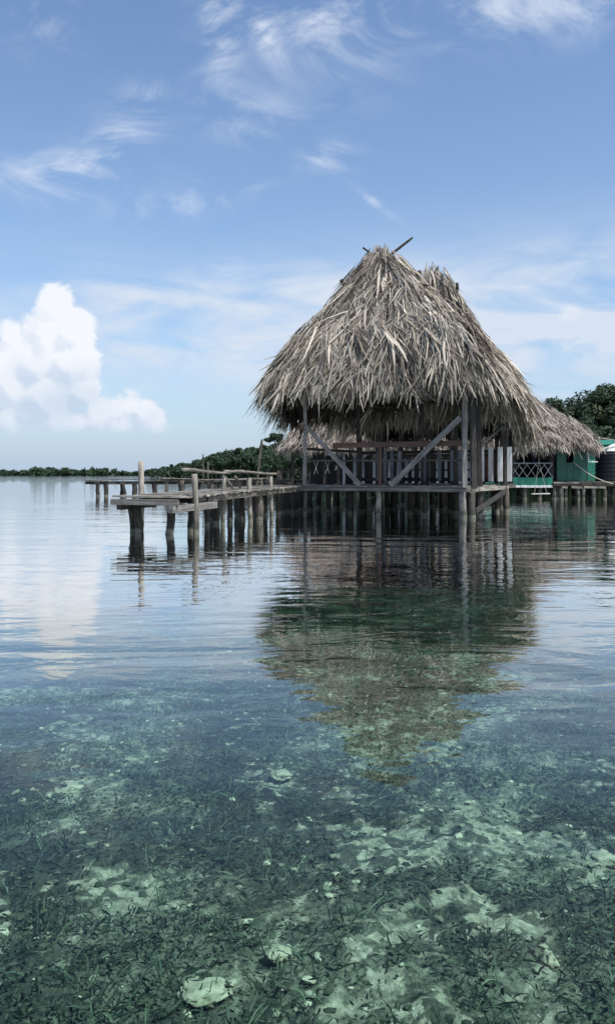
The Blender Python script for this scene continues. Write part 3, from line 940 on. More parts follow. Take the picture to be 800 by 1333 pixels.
# posts carrying the roof
zc = 3.35
timber('post', hp(0.03, -0.02, DZ), hp(0.03, 0.0, 3.75), 0.13, 0.11, M['grey_wood'], hut)
timber('post', hp(4.88, -0.05, DZ - 0.02), hp(4.88, -0.03, 3.95), 0.15, 0.13, M['grey_wood'], hut)
timber('post', hp(5.08, 0.22, DZ - 0.05), hp(5.0, 0.25, 3.6), 0.15, 0.15, M['dark_wood'], hut)
timber('post', hp(5.03, 0.95, DZ), hp(4.95, 1.0, 3.6), 0.12, 0.12, M['dark_wood'], hut)
for (a, b_, s_) in ((0.9, 1.9, .1), (1.55, 3.95, .14), (2.45, 3.95, .13), (3.3, 3.95, .12), (4.1, 3.95, .12), (4.95, 4.0, .22), (0.05, 4.0, .13), (0.72, 3.95, .12), (2.05, 3.97, .1), (2.75, 2.6, .1), (3.7, 3.0, .12)):
    timber('post', hp(a, b_, DZ), hp(a, b_, 3.55 if b_ < 3.5 else 3.5), s_, s_, M['dark_wood'], hut)
# eave plates
for (q0, q1) in (((0, 0), (4.95, 0)), ((4.95, 0), (4.95, 4)), ((4.95, 4), (0, 4)), ((0, 4), (0, 0))):
    timber('eave_plate', hp(*q0, 3.42), hp(*q1, 3.42), 0.12, 0.10, M['dark_wood'], hut)
for a in (1.2, 2.4, 3.6):
    log('tie_beam', hp(a, 0.0, 3.36), hp(a, 4.0, 3.36), 0.05, 0.05, M['dark_wood'], hut)
# diagonal braces of the front
timber('brace', hp(0.10, -0.10, 2.62), hp(1.86, -0.12, DZ + 0.03), 0.05, 0.13, M['grey_wood'], hut)
timber('brace', hp(4.80, -0.13, 2.72), hp(2.78, -0.12, DZ + 0.03), 0.05, 0.15, M['grey_wood'], hut)
timber('brace', hp(5.02, 1.0, 2.0), hp(5.00, 3.9, 2.75), 0.09, 0.07, M['dark_wood'], hut)
timber('brace', hp(4.55, 3.92, 2.35), hp(4.93, 3.85, 2.95), 0.05, 0.05, M['grey_wood'], hut)
# front railing
timber('railing_board', hp(0.95, -0.02, 2.03), hp(4.80, -0.02, 2.03), 0.15, 0.06, M['red_wood'], hut)
timber('railing_rail', hp(0.10, 0.0, 1.59), hp(4.82, 0.0, 1.57), 0.05, 0.045, M['mid_wood'], hut)
timber('railing_post', hp(2.42, 0.0, DZ), hp(2.42, 0.0, 1.96), 0.10, 0.09, M['red_wood'], hut)
# side and back railings with upright boards
timber('railing_rail', hp(-0.02, 0.1, 1.95), hp(-0.02, 4.0, 1.95), 0.08, 0.05, M['dark_wood'], hut)
timber('railing_rail', hp(0.0, 4.06, 1.02), hp(5.1, 4.06, 1.02), 0.12, 0.04, M['dark_wood'], hut)
timber('railing_rail', hp(0.0, 4.06, 1.92), hp(5.0, 4.06, 1.92), 0.10, 0.04, M['dark_wood'], hut)
a = 0.35
i = 0
while a < 5.25:
    bright = a > 3.9  # sunlight on the right-hand slats is put into a whiter paint
    big_b = 0.135 if bright else random.choice([0.10, 0.13, 0.12])
    if bright or random.random() < 0.65:
        timber('railing_slat', hp(a, 3.84, 0.97), hp(a, 3.84, 2.04 if bright else 1.95), 0.13 if not bright else 0.15, 0.025,
               M['white_paint'] if bright else M['blue_white'], hut, roll=math.atan2(U.y, U.x) + math.pi / 2, wear=0.003)
    a += 0.29 if bright else random.choice([0.25, 0.27, 0.42])
# the second hut, joined on behind
hut2 = empty('thatched_hut', hp(2.4, 6.0, 0), 'second open thatched hut, its peak showing behind the right side of the nearest hut', 'hut', 'palm-thatched huts on stilts')
PK2 = Vector((4.40, 28.85, pz(358, 28.85)))
tp2 = PK2 - U * 0.16 - Wd * 0.10, PK2 + U * 0.16 - Wd * 0.10, PK2 + U * 0.16 + Wd * 0.10, PK2 - U * 0.16 + Wd * 0.10
A2 = hp(-0.9, 3.55, 3.4); B2 = hp(5.2, 3.75, 3.62); C2 = hp(4.75, 8.1, 2.9); D2 = hp(-0.8, 8.4, 2.7)
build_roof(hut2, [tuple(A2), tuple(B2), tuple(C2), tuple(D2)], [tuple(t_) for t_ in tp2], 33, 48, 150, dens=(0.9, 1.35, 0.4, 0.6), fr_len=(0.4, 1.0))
log('ridge_pole', PK2 + Vector((-0.1, 0.1, -0.2)), (px(569, 28.6), 28.6, pz(348, 28.6)), 0.055, 0.04, M['dark_wood'], hut2, 0.02, 6)
log('ridge_pole', (px(546, 28.6), 28.6, pz(382, 28.6)), (px(543, 28.6), 28.2, pz(356, 28.6)), 0.085, 0.07, M['dark_wood'], hut2, 0.01, 6)
log('ridge_pole', (px(593, 28.6), 28.6, pz(400, 28.6)), (px(592, 28.5), 28.2, pz(371, 28.5)), 0.07, 0.05, M['dark_wood'], hut2, 0.02, 6)
deck_boards('deck', hut2, hp, 0.0, 4.3, 4.12, 8.1, DZ)
timber('edge_beam', hp(4.33, 4.36, DZ - 0.08), hp(4.33, 8.1, DZ - 0.08), 0.12, 0.05, M['mid_wood'], hut2)
timber('edge_beam', hp(-0.04, 4.22, DZ - 0.09), hp(-0.04, 8.1, DZ - 0.09), 0.12, 0.05, M['mid_wood'], hut2)
for b_ in (5.4, 6.8, 8.05):
    timber('joist', hp(0.0, b_, DZ - 0.13), hp(4.25, b_, DZ - 0.13), 0.10, 0.07, M['dark_wood'], hut2)
for (a, b_) in ((0.1, 5.4), (1.4, 5.3), (2.6, 5.5), (3.8, 5.4), (0.2, 6.8), (1.6, 6.9), (2.9, 6.7), (4.1, 6.9), (0.1, 8.0), (1.2, 8.0), (2.4, 8.0), (3.6, 8.0)):
    pile(hut2, hp(a, b_, 0), DZ - 0.15, random.uniform(0.07, 0.11), M['dark_wood'], lean=(random.uniform(-0.04, 0.04), 0))
for (a, b_, s_) in ((0.05, 7.95, .13), (1.25, 7.95, .12), (2.5, 7.95, .13), (3.7, 7.95, .12), (4.2, 7.95, .16), (0.05, 6.0, .12)):
    timber('post', hp(a, b_, DZ), hp(a, b_, 3.5), s_, s_, M['dark_wood'], hut2)
for (q0, q1) in (((4.2, 4.15), (4.2, 8)), ((4.2, 8), (0, 8)), ((0, 8), (0, 4.15))):
    timber('eave_plate', hp(*q0, 3.36), hp(*q1, 3.36), 0.12, 0.10, M['dark_wood'], hut2)
timber('railing_rail', hp(0.0, 8.0, 1.9), hp(4.2, 8.0, 1.9), 0.10, 0.05, M['dark_wood'], hut2)
timber('railing_rail', hp(0.0, 8.0, 1.35), hp(4.2, 8.0, 1.35), 0.06, 0.04, M['dark_wood'], hut2)
timber('wall_board', hp(2.9, 7.9, 1.35), hp(4.2, 7.9, 1.35), 0.9, 0.04, M['red_wood'], hut2)

# ------------------------------------------------------------------ front dock: end platform and the walkway to the hut
random.seed(5)
dock = empty('wooden_dock', (-2.6, 17.5, 0), 'low grey plank dock on crooked piles with a pale pole handrail, leading to the hut', 'dock')
PZ = 0.76
q = [Vector((px(146, 16.3), 16.3, 0)), Vector((px(232, 15.9), 15.9, 0))]
du_ = (q[1] - q[0]).normalized(); dn_ = Vector((-du_.y, du_.x, 0)); Lp = (q[1] - q[0]).length
def pf(a, b_, z):
    p = q[0] + du_ * a + dn_ * b_
    return Vector((p.x, p.y, z))
deck_boards('platform_boards', dock, pf, 0.0, 1.55, 0.0, Lp, PZ, board=0.17, along='a', jag=0.07)
timber('platform_beam', pf(-0.03, 0.02, PZ - 0.115), pf(Lp, 0.02, PZ - 0.115), 0.12, 0.07, M['grey_wood'], dock)
timber('platform_beam', pf(0.0, 1.5, PZ - 0.115), pf(Lp, 1.5, PZ - 0.115), 0.12, 0.07, M['dark_wood'], dock)
timber('platform_beam', pf(Lp - 0.12, -0.10, PZ - 0.25), pf(Lp + 0.10, 1.6, PZ - 0.22), 0.14, 0.12, M['grey_wood'], dock)
timber('platform_beam', pf(0.15, 0.0, PZ - 0.22), pf(0.12, 1.6, PZ - 0.22), 0.10, 0.10, M['dark_wood'], dock)
w0, w1_ = Vector((-2.28, 16.7, 0)), Vector((-0.12, 24.6, 0))
wd_ = (w1_ - w0).normalized(); wn_ = Vector((-wd_.y, wd_.x, 0)); Lw = (w1_ - w0).length
def wf(a, b_, z):
    p = w0 + wd_ * a + wn_ * b_
    zz = z + 0.09 * min(1, max(0, a / Lw))
    return Vector((p.x, p.y, zz))
deck_boards('walkway_boards', dock, wf, 0.0, Lw, 0.0, 1.25, PZ + 0.012, board=0.19, jag=0.08)
timber('walkway_beam', wf(0, 0.06, PZ - 0.10), wf(Lw, 0.06, PZ - 0.10), 0.12, 0.07, M['mid_wood'], dock)
timber('walkway_beam', wf(0, 1.15, PZ - 0.10), wf(Lw, 1.15, PZ - 0.10), 0.12, 0.07, M['dark_wood'], dock)
# piles
pile(dock, (px(176, 16.4), 16.5, 0), PZ - 0.15, 0.07, M['dark_wood'], 'pile', lean=(-0.03, 0))
log('pile', (px(181, 16.6), 16.75, -1.3), (px(165, 16.5), 16.7, PZ - 0.1), 0.06, 0.055, M['dark_wood'], dock, 0.02)
pile(dock, (px(225, 16.4), 16.3, 0), PZ - 0.15, 0.085, M['dark_wood'], 'pile', lean=(0.05, 0))
pile(dock, (px(246, 16.4), 16.9, 0), PZ - 0.1, 0.10, M['dark_wood'], 'pile')
pile(dock, (px(172, 18.0), 18.0, 0), PZ - 0.15, 0.07, M['dark_wood'], 'pile')
tops = []
for (u, Y, zt, r, mt) in ((253.5, 16.6, 617, 0.058, 'pale_wood'), (290, 19.0, 619, 0.052, 'pale_wood'), (326, 20.6, 622, 0.06, 'pale_wood'), (353.5, 22.0, 620, 0.05, 'pale_wood')):
    pile(dock, (px(u, Y), Y, 0), pz(zt, Y), r, M[mt], 'rail_post', wob=0.03)
pile(dock, (px(336, 21.2), 21.2, 0), pz(636, 21.2), 0.11, M['mid_wood'], 'pile')
for (u, Y, r) in ((281, 19.6, 0.09), (300, 20.5, 0.07), (314, 21.4, 0.085), (345, 23.4, 0.09), (362, 24.0, 0.08), (268, 18.8, 0.06), (275, 21.0, 0.08), (379, 25.4, 0.09), (309, 23.3, 0.08), (330, 24.5, 0.08)):
    pile(dock, (px(u, Y), Y, 0), PZ - 0.03, r, M['dark_wood'], 'pile', lean=(random.uniform(-0.03, 0.03), 0))
log('handrail', (px(239, 16.5), 16.3, pz(611.5, 16.5)), (px(300, 19.2), 19.2, pz(615.5, 19.2)), 0.034, 0.03, M['pale_wood'], dock, 0.015, 8)
log('handrail', (px(293, 19.0), 18.9, pz(614, 19.0)), (px(360, 22.4), 22.3, pz(616, 22.4)), 0.034, 0.032, M['pale_wood'], dock, 0.02, 8)
log('brace', (px(291, 19.1), 19.1, 1.15), (px(305, 20.6), 20.6, 0.80), 0.03, 0.03, M['grey_wood'], dock, 0.01, 7)
log('brace', (px(306, 20.8), 20.8, 1.12), (px(313, 21.4), 21.4, 0.85), 0.04, 0.03, M['mid_wood'], dock, 0.01, 7)
pole = log('mooring_pole', (px(181.5, 17.4), 17.45, -1.4), (px(181, 17.4), 17.45, pz(600.5, 17.45)), 0.075, 0.062, M['pale_wood'], None, 0.03)
tag(pole, 'tall bleached mooring pole standing behind the end of the near dock', 'pole', 'mooring poles')

# ------------------------------------------------------------------ the far dock
random.seed(9)
fdock = empty('wooden_dock', (-8, 45, 0), 'long dark dock far behind the near one, running in from the left', 'dock')
f0, f1 = Vector((px(120, 43.5), 43.5, 0)), Vector((px(395, 50), 50.0, 0))
fd_ = (f1 - f0).normalized(); fn_ = Vector((-fd_.y, fd_.x, 0)); Lf = (f1 - f0).length
FZ = 0.86
def ff(a, b_, z):
    p = f0 + fd_ * a + fn_ * b_
    return Vector((p.x, p.y, z + 0.05 * math.sin(a * 0.9)))
deck_boards('deck', fdock, ff, 0.0, Lf, 0.0, 1.4, FZ, board=0.24, jag=0.12, mat=M['mid_wood'])
timber('deck_beam', ff(0, 0.1, FZ - 0.14), ff(Lf, 0.1, FZ - 0.14), 0.16, 0.09, M['dark_wood'], fdock)
timber('deck_beam', ff(0, 1.3, FZ - 0.14), ff(Lf, 1.3, FZ - 0.14), 0.16, 0.09, M['dark_wood'], fdock)
for a in (0.35, 0.75, 1.7, 2.4, 3.5, 5.0, 6.2, 7.4, 8.8, 10.0, 11.3):
    pile(fdock, ff(a, 0.15, 0), FZ - 0.1, random.uniform(0.10, 0.14), M['dark_wood'], 'pile', lean=(random.uniform(-0.12, 0.05), 0))
    if random.random() < 0.6:
        pile(fdock, ff(a + 0.3, 1.25, 0), FZ - 0.1, 0.11, M['dark_wood'], 'pile')
# wider landing at the near side of the far dock
fland = empty('dock_landing', (-4, 41.5, 0), 'wide grey plank landing in front of the far dock, just behind the handrail posts', 'dock landing')
g0, g1 = Vector((px(212, 42.0), 42.0, 0)), Vector((px(398, 43.5), 43.5, 0))
gd_ = (g1 - g0).normalized(); gn_ = Vector((-gd_.y, gd_.x, 0)); Lg = (g1 - g0).length
def gf(a, b_, z):
    p = g0 + gd_ * a + gn_ * b_
    return Vector((p.x, p.y, z + 0.04 * math.sin(a * 1.3 + 1)))
deck_boards('deck', fland, gf, 0.0, Lg, 0.0, 1.8, 0.95, board=0.24, jag=0.15)
timber('deck_beam', gf(0, 0.1, 0.84), gf(Lg, 0.1, 0.84), 0.14, 0.09, M['mid_wood'], fland)
for a in (0.2, 1.0, 1.7, 2.5, 3.2, 4.2, 5.1, 6.0, 6.9):
    pile(fland, gf(a, 0.15, 0), 0.86, random.uniform(0.10, 0.15), M['dark_wood'] if random.random() < 0.6 else M['mid_wood'], 'pile')
for (u0, v0, u1, v1, Y, r, lab) in ((264, 630, 263, 591, 44.5, 0.045, 'thin dark upright pole at the far dock, behind the first handrail post'),
                                 (272, 630, 271, 601, 44.5, 0.05, 'short thin upright pole at the far dock, right beside the taller thin one'),
                                 (334, 628, 342, 572, 43.0, 0.07, 'tall dark leaning pole at the far dock, leaning right above the tree line')):
    zb = -depth(px(u0, Y), Y) - 0.3
    dxx = (u1 - u0) / (v0 - v1)
    zt, z0_ = pz(v1, Y), pz(v0, Y)
    pb = Vector((px(u0, Y) - dxx * (z0_ - zb), Y, zb))
    p = log('mooring_pole', pb, (px(u1, Y), Y, zt), r, r * 0.8, M['mid_wood'], None, 0.05, 7)
    tag(p, lab, 'pole', 'mooring poles')

# ------------------------------------------------------------------ the long thatched house behind
random.seed(17)
BELL = 0.2
house = house_ref = empty('stilt_house', (6.0, 41.0, 0), 'long low thatched house with green walls behind the two huts', 'house')
HZ = 0.70
ec = [(px(372, 38.6), 38.6, 2.55), (px(776, 38.4), 38.4, 2.55), (px(776, 38.4) + 0.6, 45.5, 2.55), (px(372, 38.6), 45.5, 2.55)]
rt = [(px(462, 42), 41.8, pz(492, 42)), (px(640, 42), 41.8, pz(487, 42)), (px(640, 42), 42.4, pz(487, 42)), (px(462, 42), 42.4, pz(492, 42))]
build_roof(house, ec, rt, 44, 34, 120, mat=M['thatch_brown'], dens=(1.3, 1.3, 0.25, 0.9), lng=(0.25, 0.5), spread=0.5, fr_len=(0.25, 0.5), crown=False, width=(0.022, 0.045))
def bx(name, x0, x1, y0, y1, z0, z1, mat, parent, label=None):
    me_ = MB(); me_.box(-(x1 - x0) / 2, (x1 - x0) / 2, -(y1 - y0) / 2, (y1 - y0) / 2, 0, z1 - z0)
    bmm = bmesh.new()
    me = me_.mesh(name)
    bmm.from_mesh(me)
    bmesh.ops.bevel(bmm, geom=bmm.edges[:], offset=min(0.01, (x1 - x0) * 0.2, (y1 - y0) * 0.2, (z1 - z0) * 0.2), segments=1, affect='EDGES')
    bmm.to_mesh(me); bmm.free()
    o = link(name, me, mat)
    place(o, Matrix.Translation(((x0 + x1) / 2, (y0 + y1) / 2, z0)), parent)
    if label: o['label'] = label
    return o
xL, xR = px(378, 39.2), px(768, 39.2)
YF = 39.2
def idf(a, b_, z): return Vector((a, b_, z))
deck_boards('deck', house, idf, xL, px(716, YF), YF - 0.3, 45, 0.66, board=0.3)
xv0, xv1 = px(640, YF), px(716, YF)
bx('deck_edge', px(600, YF), xv1, YF - 0.36, YF - 0.31, 0.55, 0.66, M['white_paint'], house)
bx('deck_edge', xL, px(600, YF) - 0.01, YF - 0.36, YF - 0.31, 0.55, 0.66, M['dark_wood'], house)
bx('deck_edge', px(716, YF), px(830, YF), YF - 0.42, YF - 0.31, 0.62, 0.80, M['dark_wood'], house)
deck_boards('side_deck', house, idf, px(717, YF), px(830, YF), YF - 0.35, 44, 0.83, board=0.3, mat=M['mid_wood'])
for (u0, u1, v) in ((716, 750, 628.5),):
    timber('curb_board', (px(u0, YF), YF - 0.40, pz(v, YF)), (px(u1, YF), YF - 0.40, pz(v, YF)), 0.05, 0.06, M['pale_wood'], house)
for (u0, u1) in ((727, 734), (739, 753), (755, 783)):
    timber('beam_board', (px(u0, YF), YF - 0.46, pz(634, YF)), (px(u1, YF), YF - 0.46, pz(634.5, YF)), 0.10, 0.05, M['pale_wood'], house)
# green house body
gx0, gx1 = px(724, YF), px(762, YF)
wx0, wx1 = px(736.5, YF), px(745.5, YF)
wz0, wz1 = pz(602, YF), pz(584, YF)
bx('wall', gx0, wx0, YF, YF + 0.08, 0.83, 2.75, M['green_paint'], house)
bx('wall', wx1, gx1, YF, YF + 0.08, 0.83, 2.75, M['green_paint'], house)
bx('wall', wx0, wx1, YF + 0.002, YF + 0.078, 0.83, wz0, M['green_paint'], house)
bx('wall', wx0, wx1, YF + 0.002, YF + 0.078, wz1, 2.74, M['green_paint'], house)
bx('wall', gx1 - 0.08, gx1, YF + 0.082, 44, 0.83, 2.75, M['green_paint'], house)
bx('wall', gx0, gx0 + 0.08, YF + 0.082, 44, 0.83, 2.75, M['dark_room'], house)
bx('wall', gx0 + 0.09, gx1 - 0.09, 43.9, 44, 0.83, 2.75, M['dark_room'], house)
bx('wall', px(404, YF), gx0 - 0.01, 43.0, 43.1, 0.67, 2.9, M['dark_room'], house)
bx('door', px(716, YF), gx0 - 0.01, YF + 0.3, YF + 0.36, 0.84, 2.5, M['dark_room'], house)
wf_ = bx('window_frame', wx0 - 0.05, wx1 + 0.05, YF - 0.02, YF - 0.004, wz0 - 0.06, wz0 - 0.01, M['green_paint'], house)
# veranda: bright green board with white crossed slats above
bx('veranda_board', xv0 - 0.4, xv1, YF - 0.30, YF - 0.26, pz(632.5, YF), pz(621.5, YF), M['bright_green'], house)
bx('veranda_rail', xv0 - 0.4, xv1, YF - 0.30, YF - 0.25, pz(604, YF), pz(602.2, YF), M['blue_white'], house)
step = px(400 + 12.2, YF)
x = xv0 - 0.4
zt, zb = pz(604, YF), pz(621, YF)
i = 0
while x < xv1 - 0.05:
    e = min(x + step * 0.98, xv1)
    timber('lattice_slat', (x, YF - 0.285, zb), (e, YF - 0.285, zt), 0.045, 0.012, M['white_paint'], house, wear=0.002, bev=0.002)
    timber('lattice_slat', (x, YF - 0.265, zt), (e, YF - 0.265, zb), 0.045, 0.012, M['white_paint'], house, wear=0.002, bev=0.002)
    x += step * random.uniform(0.8, 1.05)
# left veranda pieces seen through the hut
for (u, v0, v1) in ((411, 601, 617), (426, 601, 616), (437, 606, 612)):
    s2 = 2.5 if u < 430 else 1.6
    timber('lattice_slat', (px(u - s2, YF), YF - 0.285, pz(v1, YF)), (px(u + s2, YF), YF - 0.285, pz(v0, YF)), 0.05, 0.012, M['white_paint'], house, wear=0.002, bev=0.002)
    timber('lattice_slat', (px(u - s2, YF), YF - 0.265, pz(v0, YF)), (px(u + s2, YF), YF - 0.265, pz(v1, YF)), 0.05, 0.012, M['white_paint'], house, wear=0.002, bev=0.002)
timber('veranda_rail', (px(405, YF), YF - 0.24, pz(600, YF)), (xv0, YF - 0.24, pz(600, YF)), 0.05, 0.04, M['dark_wood'], house)
u = 447
while u < 640:
    timber('veranda_slat', (px(u, YF), YF - 0.2, 0.7), (px(u, YF), YF - 0.2, pz(583, YF) if u < 480 else pz(600, YF)), 0.13, 0.025, M['blue_white'], house, roll=math.pi / 2)
    u += random.choice([9, 9, 11, 14])
for u in (381, 422, 440, 500, 560, 620, 668, 716):
    timber('post', (px(u, YF), YF - 0.15, 0.66), (px(u, YF), YF - 0.15, 2.9), 0.14, 0.14, M['dark_wood'], house)
for u in (400, 430, 470, 510, 550, 590, 620, 648, 681, 700):
    pile(house, (px(u, YF), YF - 0.2, 0), 0.6, random.uniform(0.08, 0.11), M['mid_wood'] if u > 600 else M['dark_wood'])
for u in (719, 727, 734, 750, 756.5, 770, 784, 799):
    pile(house, (px(u, YF), YF - 0.25, 0), 0.66, random.uniform(0.07, 0.11), M['pale_wood'] if u in (727, 750, 756.5, 770) else M['mid_wood'])
for u in (455, 490, 530, 575, 605, 660, 690, 717, 742, 765, 790):
    pile(house, (px(u, YF), YF + 2.2, 0), 0.6, random.uniform(0.10, 0.16), M['dark_wood'])
bx('stair_block', px(716, YF), px(725, YF), YF - 0.28, YF + 0.2, -2.2, 0.60, M['dark_wood'], house)
timber('water_pipe', (px(764.3, YF), YF - 0.08, 2.45), (px(764.3, YF), YF - 0.08, pz(601, YF)), 0.055, 0.055, M['white_pipe'], house, wear=0.001)
timber('water_pipe', (px(763.6, YF), YF - 0.08, pz(601, YF)), (px(776, YF), YF - 0.08, pz(601.3, YF)), 0.055, 0.055, M['white_pipe'], house, wear=0.001)
# hanging clothes line bit in the doorway
sh = bx('hanging_cloth', px(696, YF), px(700, YF), YF + 0.5, YF + 0.53, 1.75, 2.4, M['navy'], None)
tag(sh, 'small navy cloth hanging in the dark opening above the white lattice', 'cloth')
rc = bx('hanging_cloth', px(643.5, 36), px(648, 36), 36.0, 36.04, 1.0, 1.7, M['red_cloth'], None)
tag(rc, 'red cloth showing between the white boards beside the hut', 'cloth')

# rope swing under the veranda edge
swing = empty('rope_swing', (px(703, 38.5), 38.5, 0.3), 'white rope swing seat hanging low over the water below the lattice', 'swing')
timber('seat', (px(691, 38.5), 38.5, pz(643, 38.5)), (px(715, 38.5), 38.5, pz(642.6, 38.5)), 0.05, 0.14, M['white_paint'], swing, wear=0.002)
for u in (695, 711):
    mb = MB(); mb.tube([Vector((px(u, 38.5), 38.5, pz(642, 38.5))) - swing.location, Vector((px(701, 38.7), 38.75, pz(600, 38.7))) - swing.location], 0.007, 5)
    link('rope', mb.mesh('rope'), M['rope'], swing)
mb = MB(); mb.tube([Vector((px(701, 38.7), 38.75, pz(600, 38.7))) - swing.location, Vector((px(701, 38.7), 38.75, 2.6)) - swing.location], 0.012, 5)
link('rope', mb.mesh('rope'), M['rope'], swing)
# mooring rope from window to tank
mb = MB()
pa, pb = Vector((px(744, YF), YF - 0.05, pz(601, YF))), Vector((px(797, 38.4), 38.4, pz(630, 38.4)))
mb.tube([pa.lerp(pb, t_ / 10) + Vector((0, 0, -0.16 * math.sin(math.pi * t_ / 10))) for t_ in range(11)], 0.022, 6)
tag(link('mooring_rope', mb.mesh('mooring_rope', True), M['rope']), 'pale rope slung from the green wall window down past the black tank', 'rope')
mb = MB()
pa, pb = Vector((px(768, 40), 40, pz(569, 40))), Vector((px(830, 40), 40.5, pz(579, 40)))
mb.tube([pa.lerp(pb, t_ / 8) + Vector((0, 0, 0.06 * math.sin(math.pi * t_ / 8))) for t_ in range(9)], 0.03, 6)
tag(link('roof_pole', mb.mesh('roof_pole', True), M['pale_wood']), 'thin pale pole sticking out from the thatched house roof to the right', 'pole')

# black water tank
TX, TY = px(799, 39.8), 39.8
tank = empty('water_tank', (TX, TY, 0.84), 'black plastic water tank with silver lid on the deck beside the green house', 'water tank')
def lathe(prof, k=28):
    v, f = [], []
    for (r, z) in prof:
        for j in range(k):
            v.append((r * math.cos(2 * math.pi * j / k), r * math.sin(2 * math.pi * j / k), z))
    for i in range(len(prof) - 1):
        for j in range(k):
            f.append((i * k + j, i * k + (j + 1) % k, (i + 1) * k + (j + 1) % k, (i + 1) * k + j))
    return v, f
prof = [(0.01, 0), (0.86, 0), (0.88, 0.05)]
for i in range(6):
    z = 0.08 + i * 0.20
    prof += [(0.90, z), (0.90, z + 0.13), (0.87, z + 0.15), (0.87, z + 0.18)]
prof += [(0.90, 1.30), (0.86, 1.36), (0.55, 1.46), (0.01, 1.47)]
mb = MB(); mb.add(*lathe(prof)); link('tank_body', mb.mesh('tank_body', False), M['black_plastic'], tank)
mb = MB(); mb.add(*lathe([(0.01, 1.475), (0.80, 1.42), (0.83, 1.46), (0.62, 1.60), (0.30, 1.70), (0.28, 1.74), (0.01, 1.75)])); link('tank_lid', mb.mesh('tank_lid'), M['silver'], tank)
mb = MB()
mb.tube([Vector((px(787, 39.4), 39.3, pz(585.5, 39.3))) - tank.location, Vector((px(794, 39.3), 39.3, pz(581, 39.3))) - tank.location, Vector((px(840, 39.3), 39.5, pz(566, 39.3))) - tank.location], 0.065, 10)
link('fill_pipe', mb.mesh('fill_pipe', True), M['white_pipe'], tank)

# green shed behind
shed = empty('green_shed', (px(782, 44), 44.8, 0.8), 'small bright green boarded shed between the thatched house and the black tank', 'shed')
x0, x1 = px(764, 43.6), px(815, 43.6)
mb = MB()
z = 0.84
while z < 2.72:
    mb.box(x0 - shed.location.x, x1 - shed.location.x, 43.6 - 44.8, 43.64 - 44.8, z - 0.8, min(z + 0.155, 2.75) - 0.8)
    z += 0.17
link('wall', mb.mesh('wall'), M['bright_green'], shed)
bx('wall', x0, x1, 43.65, 46.5, 0.84, 2.70, M['green_paint'], shed)
mb = MB()
pts = [(x0 - 0.3, 43.3, 2.74), (x1 + 0.3, 43.3, 2.74), (x1 + 0.3, 46.8, 3.1), (x0 - 0.3, 46.8, 3.1)]
vv = [Vector(p) - shed.location for p in pts] + [Vector(p) - shed.location + Vector((0, 0, 0.04)) for p in pts]
mb.add(vv, [(3, 2, 1, 0), (4, 5, 6, 7), (0, 1, 5, 4), (1, 2, 6, 5), (2, 3, 7, 6), (3, 0, 4, 7)])
link('roof', mb.mesh('roof'), M['bright_green'], shed)
bx('shed_floor', x0, x1 + 1.5, 43.0, 46.6, 0.68, 0.80, M['dark_wood'], shed)
for (a, b_) in ((x0 + 0.2, 43.2), (x0 + 1.2, 43.2), (x1, 43.2), (x0 + 0.2, 46.3), (x1, 46.3)):
    pile(shed, (a, b_, 0), 0.68, 0.09, M['dark_wood'])

# ------------------------------------------------------------------ land and trees
def land_strip(name, pts, label):
    """Low ground: closed lens-shaped bump along a line of (x, y, halfwidth, height)."""
    v, f = [], []
    k = 9
    for (x, y, hw, h) in pts:
        for j in range(k):
            t_ = j / (k - 1) * 2 - 1
            v.append((x, y + t_ * hw, -5.5 + (5.5 + h) * (1 - abs(t_) ** 3) + random.uniform(-0.1, 0.1)))
    for i in range(len(pts) - 1):
        for j in range(k - 1):
            f.append((i * k + j, (i + 1) * k + j, (i + 1) * k + j + 1, i * k + j + 1))
        f.append((i * k, i * k + k - 1, (i + 1) * k + k - 1, (i + 1) * k))
    f.append(tuple(range(k))); f.append(tuple((len(pts) - 1) * k + k - 1 - j for j in range(k)))
    me = bpy.data.meshes.new(name)
    me.from_pydata(v, [], f)
    o = link(name, me, M['land'])
    return tag(o, label, kind='structure')
random.seed(23)
land_strip('far_shore', [(-620 + i * 40, 735 - i * 6, 60, 1.0) for i in range(30)], 'low far shore')
land_strip('headland', [(-42 + i * 9, 255 + i * 1.6, 13 + i * 1.3, 0.5 + max(0, i - 3) * 0.55) for i in range(22)], 'wooded headland')
land_strip('near_shore', [(-5 + i * 5, 116 - i * 1.1, 12 + i * 0.5, 0.25 + max(0, i - 4) * 0.25) for i in range(19)], 'wooded near shore')

def leaf_cloud(r, centres, radii, n, size, flat=0.8):
    """Leaf-sized faces spread through clumps; each clump has its own tone."""
    c = np.array(centres, float)
    rad = np.array(radii, float)
    wgt = rad ** 2
    idx_ = r.choice(len(c), n, p=wgt / wgt.sum())
    d = unit(r.normal(0, 1, (n, 3)))
    rr = rad[idx_] * (0.45 + 0.62 * r.random(n) ** 0.5)
    P = c[idx_] + d * rr[:, None] * np.array([1, 1, flat])
    Nn = unit(d * 0.9 + r.normal(0, 0.6, (n, 3)) + np.array([0, 0, 0.4]))
    D = unit(np.cross(Nn, r.normal(0, 1, (n, 3))))
    L = r.uniform(0.7, 1.3, n) * size
    Wd_ = L * r.uniform(0.5, 0.9, n)
    ct = r.random(len(c))
    tint = np.clip(0.6 * ct[idx_] + 0.4 * r.random(n), 0, 1)
    V_, F_, T_ = ribbons(P, D, Nn, L, Wd_, np.zeros(n), tint, 1, None, taper=[0.7, 0.9])
    return V_, F_, T_

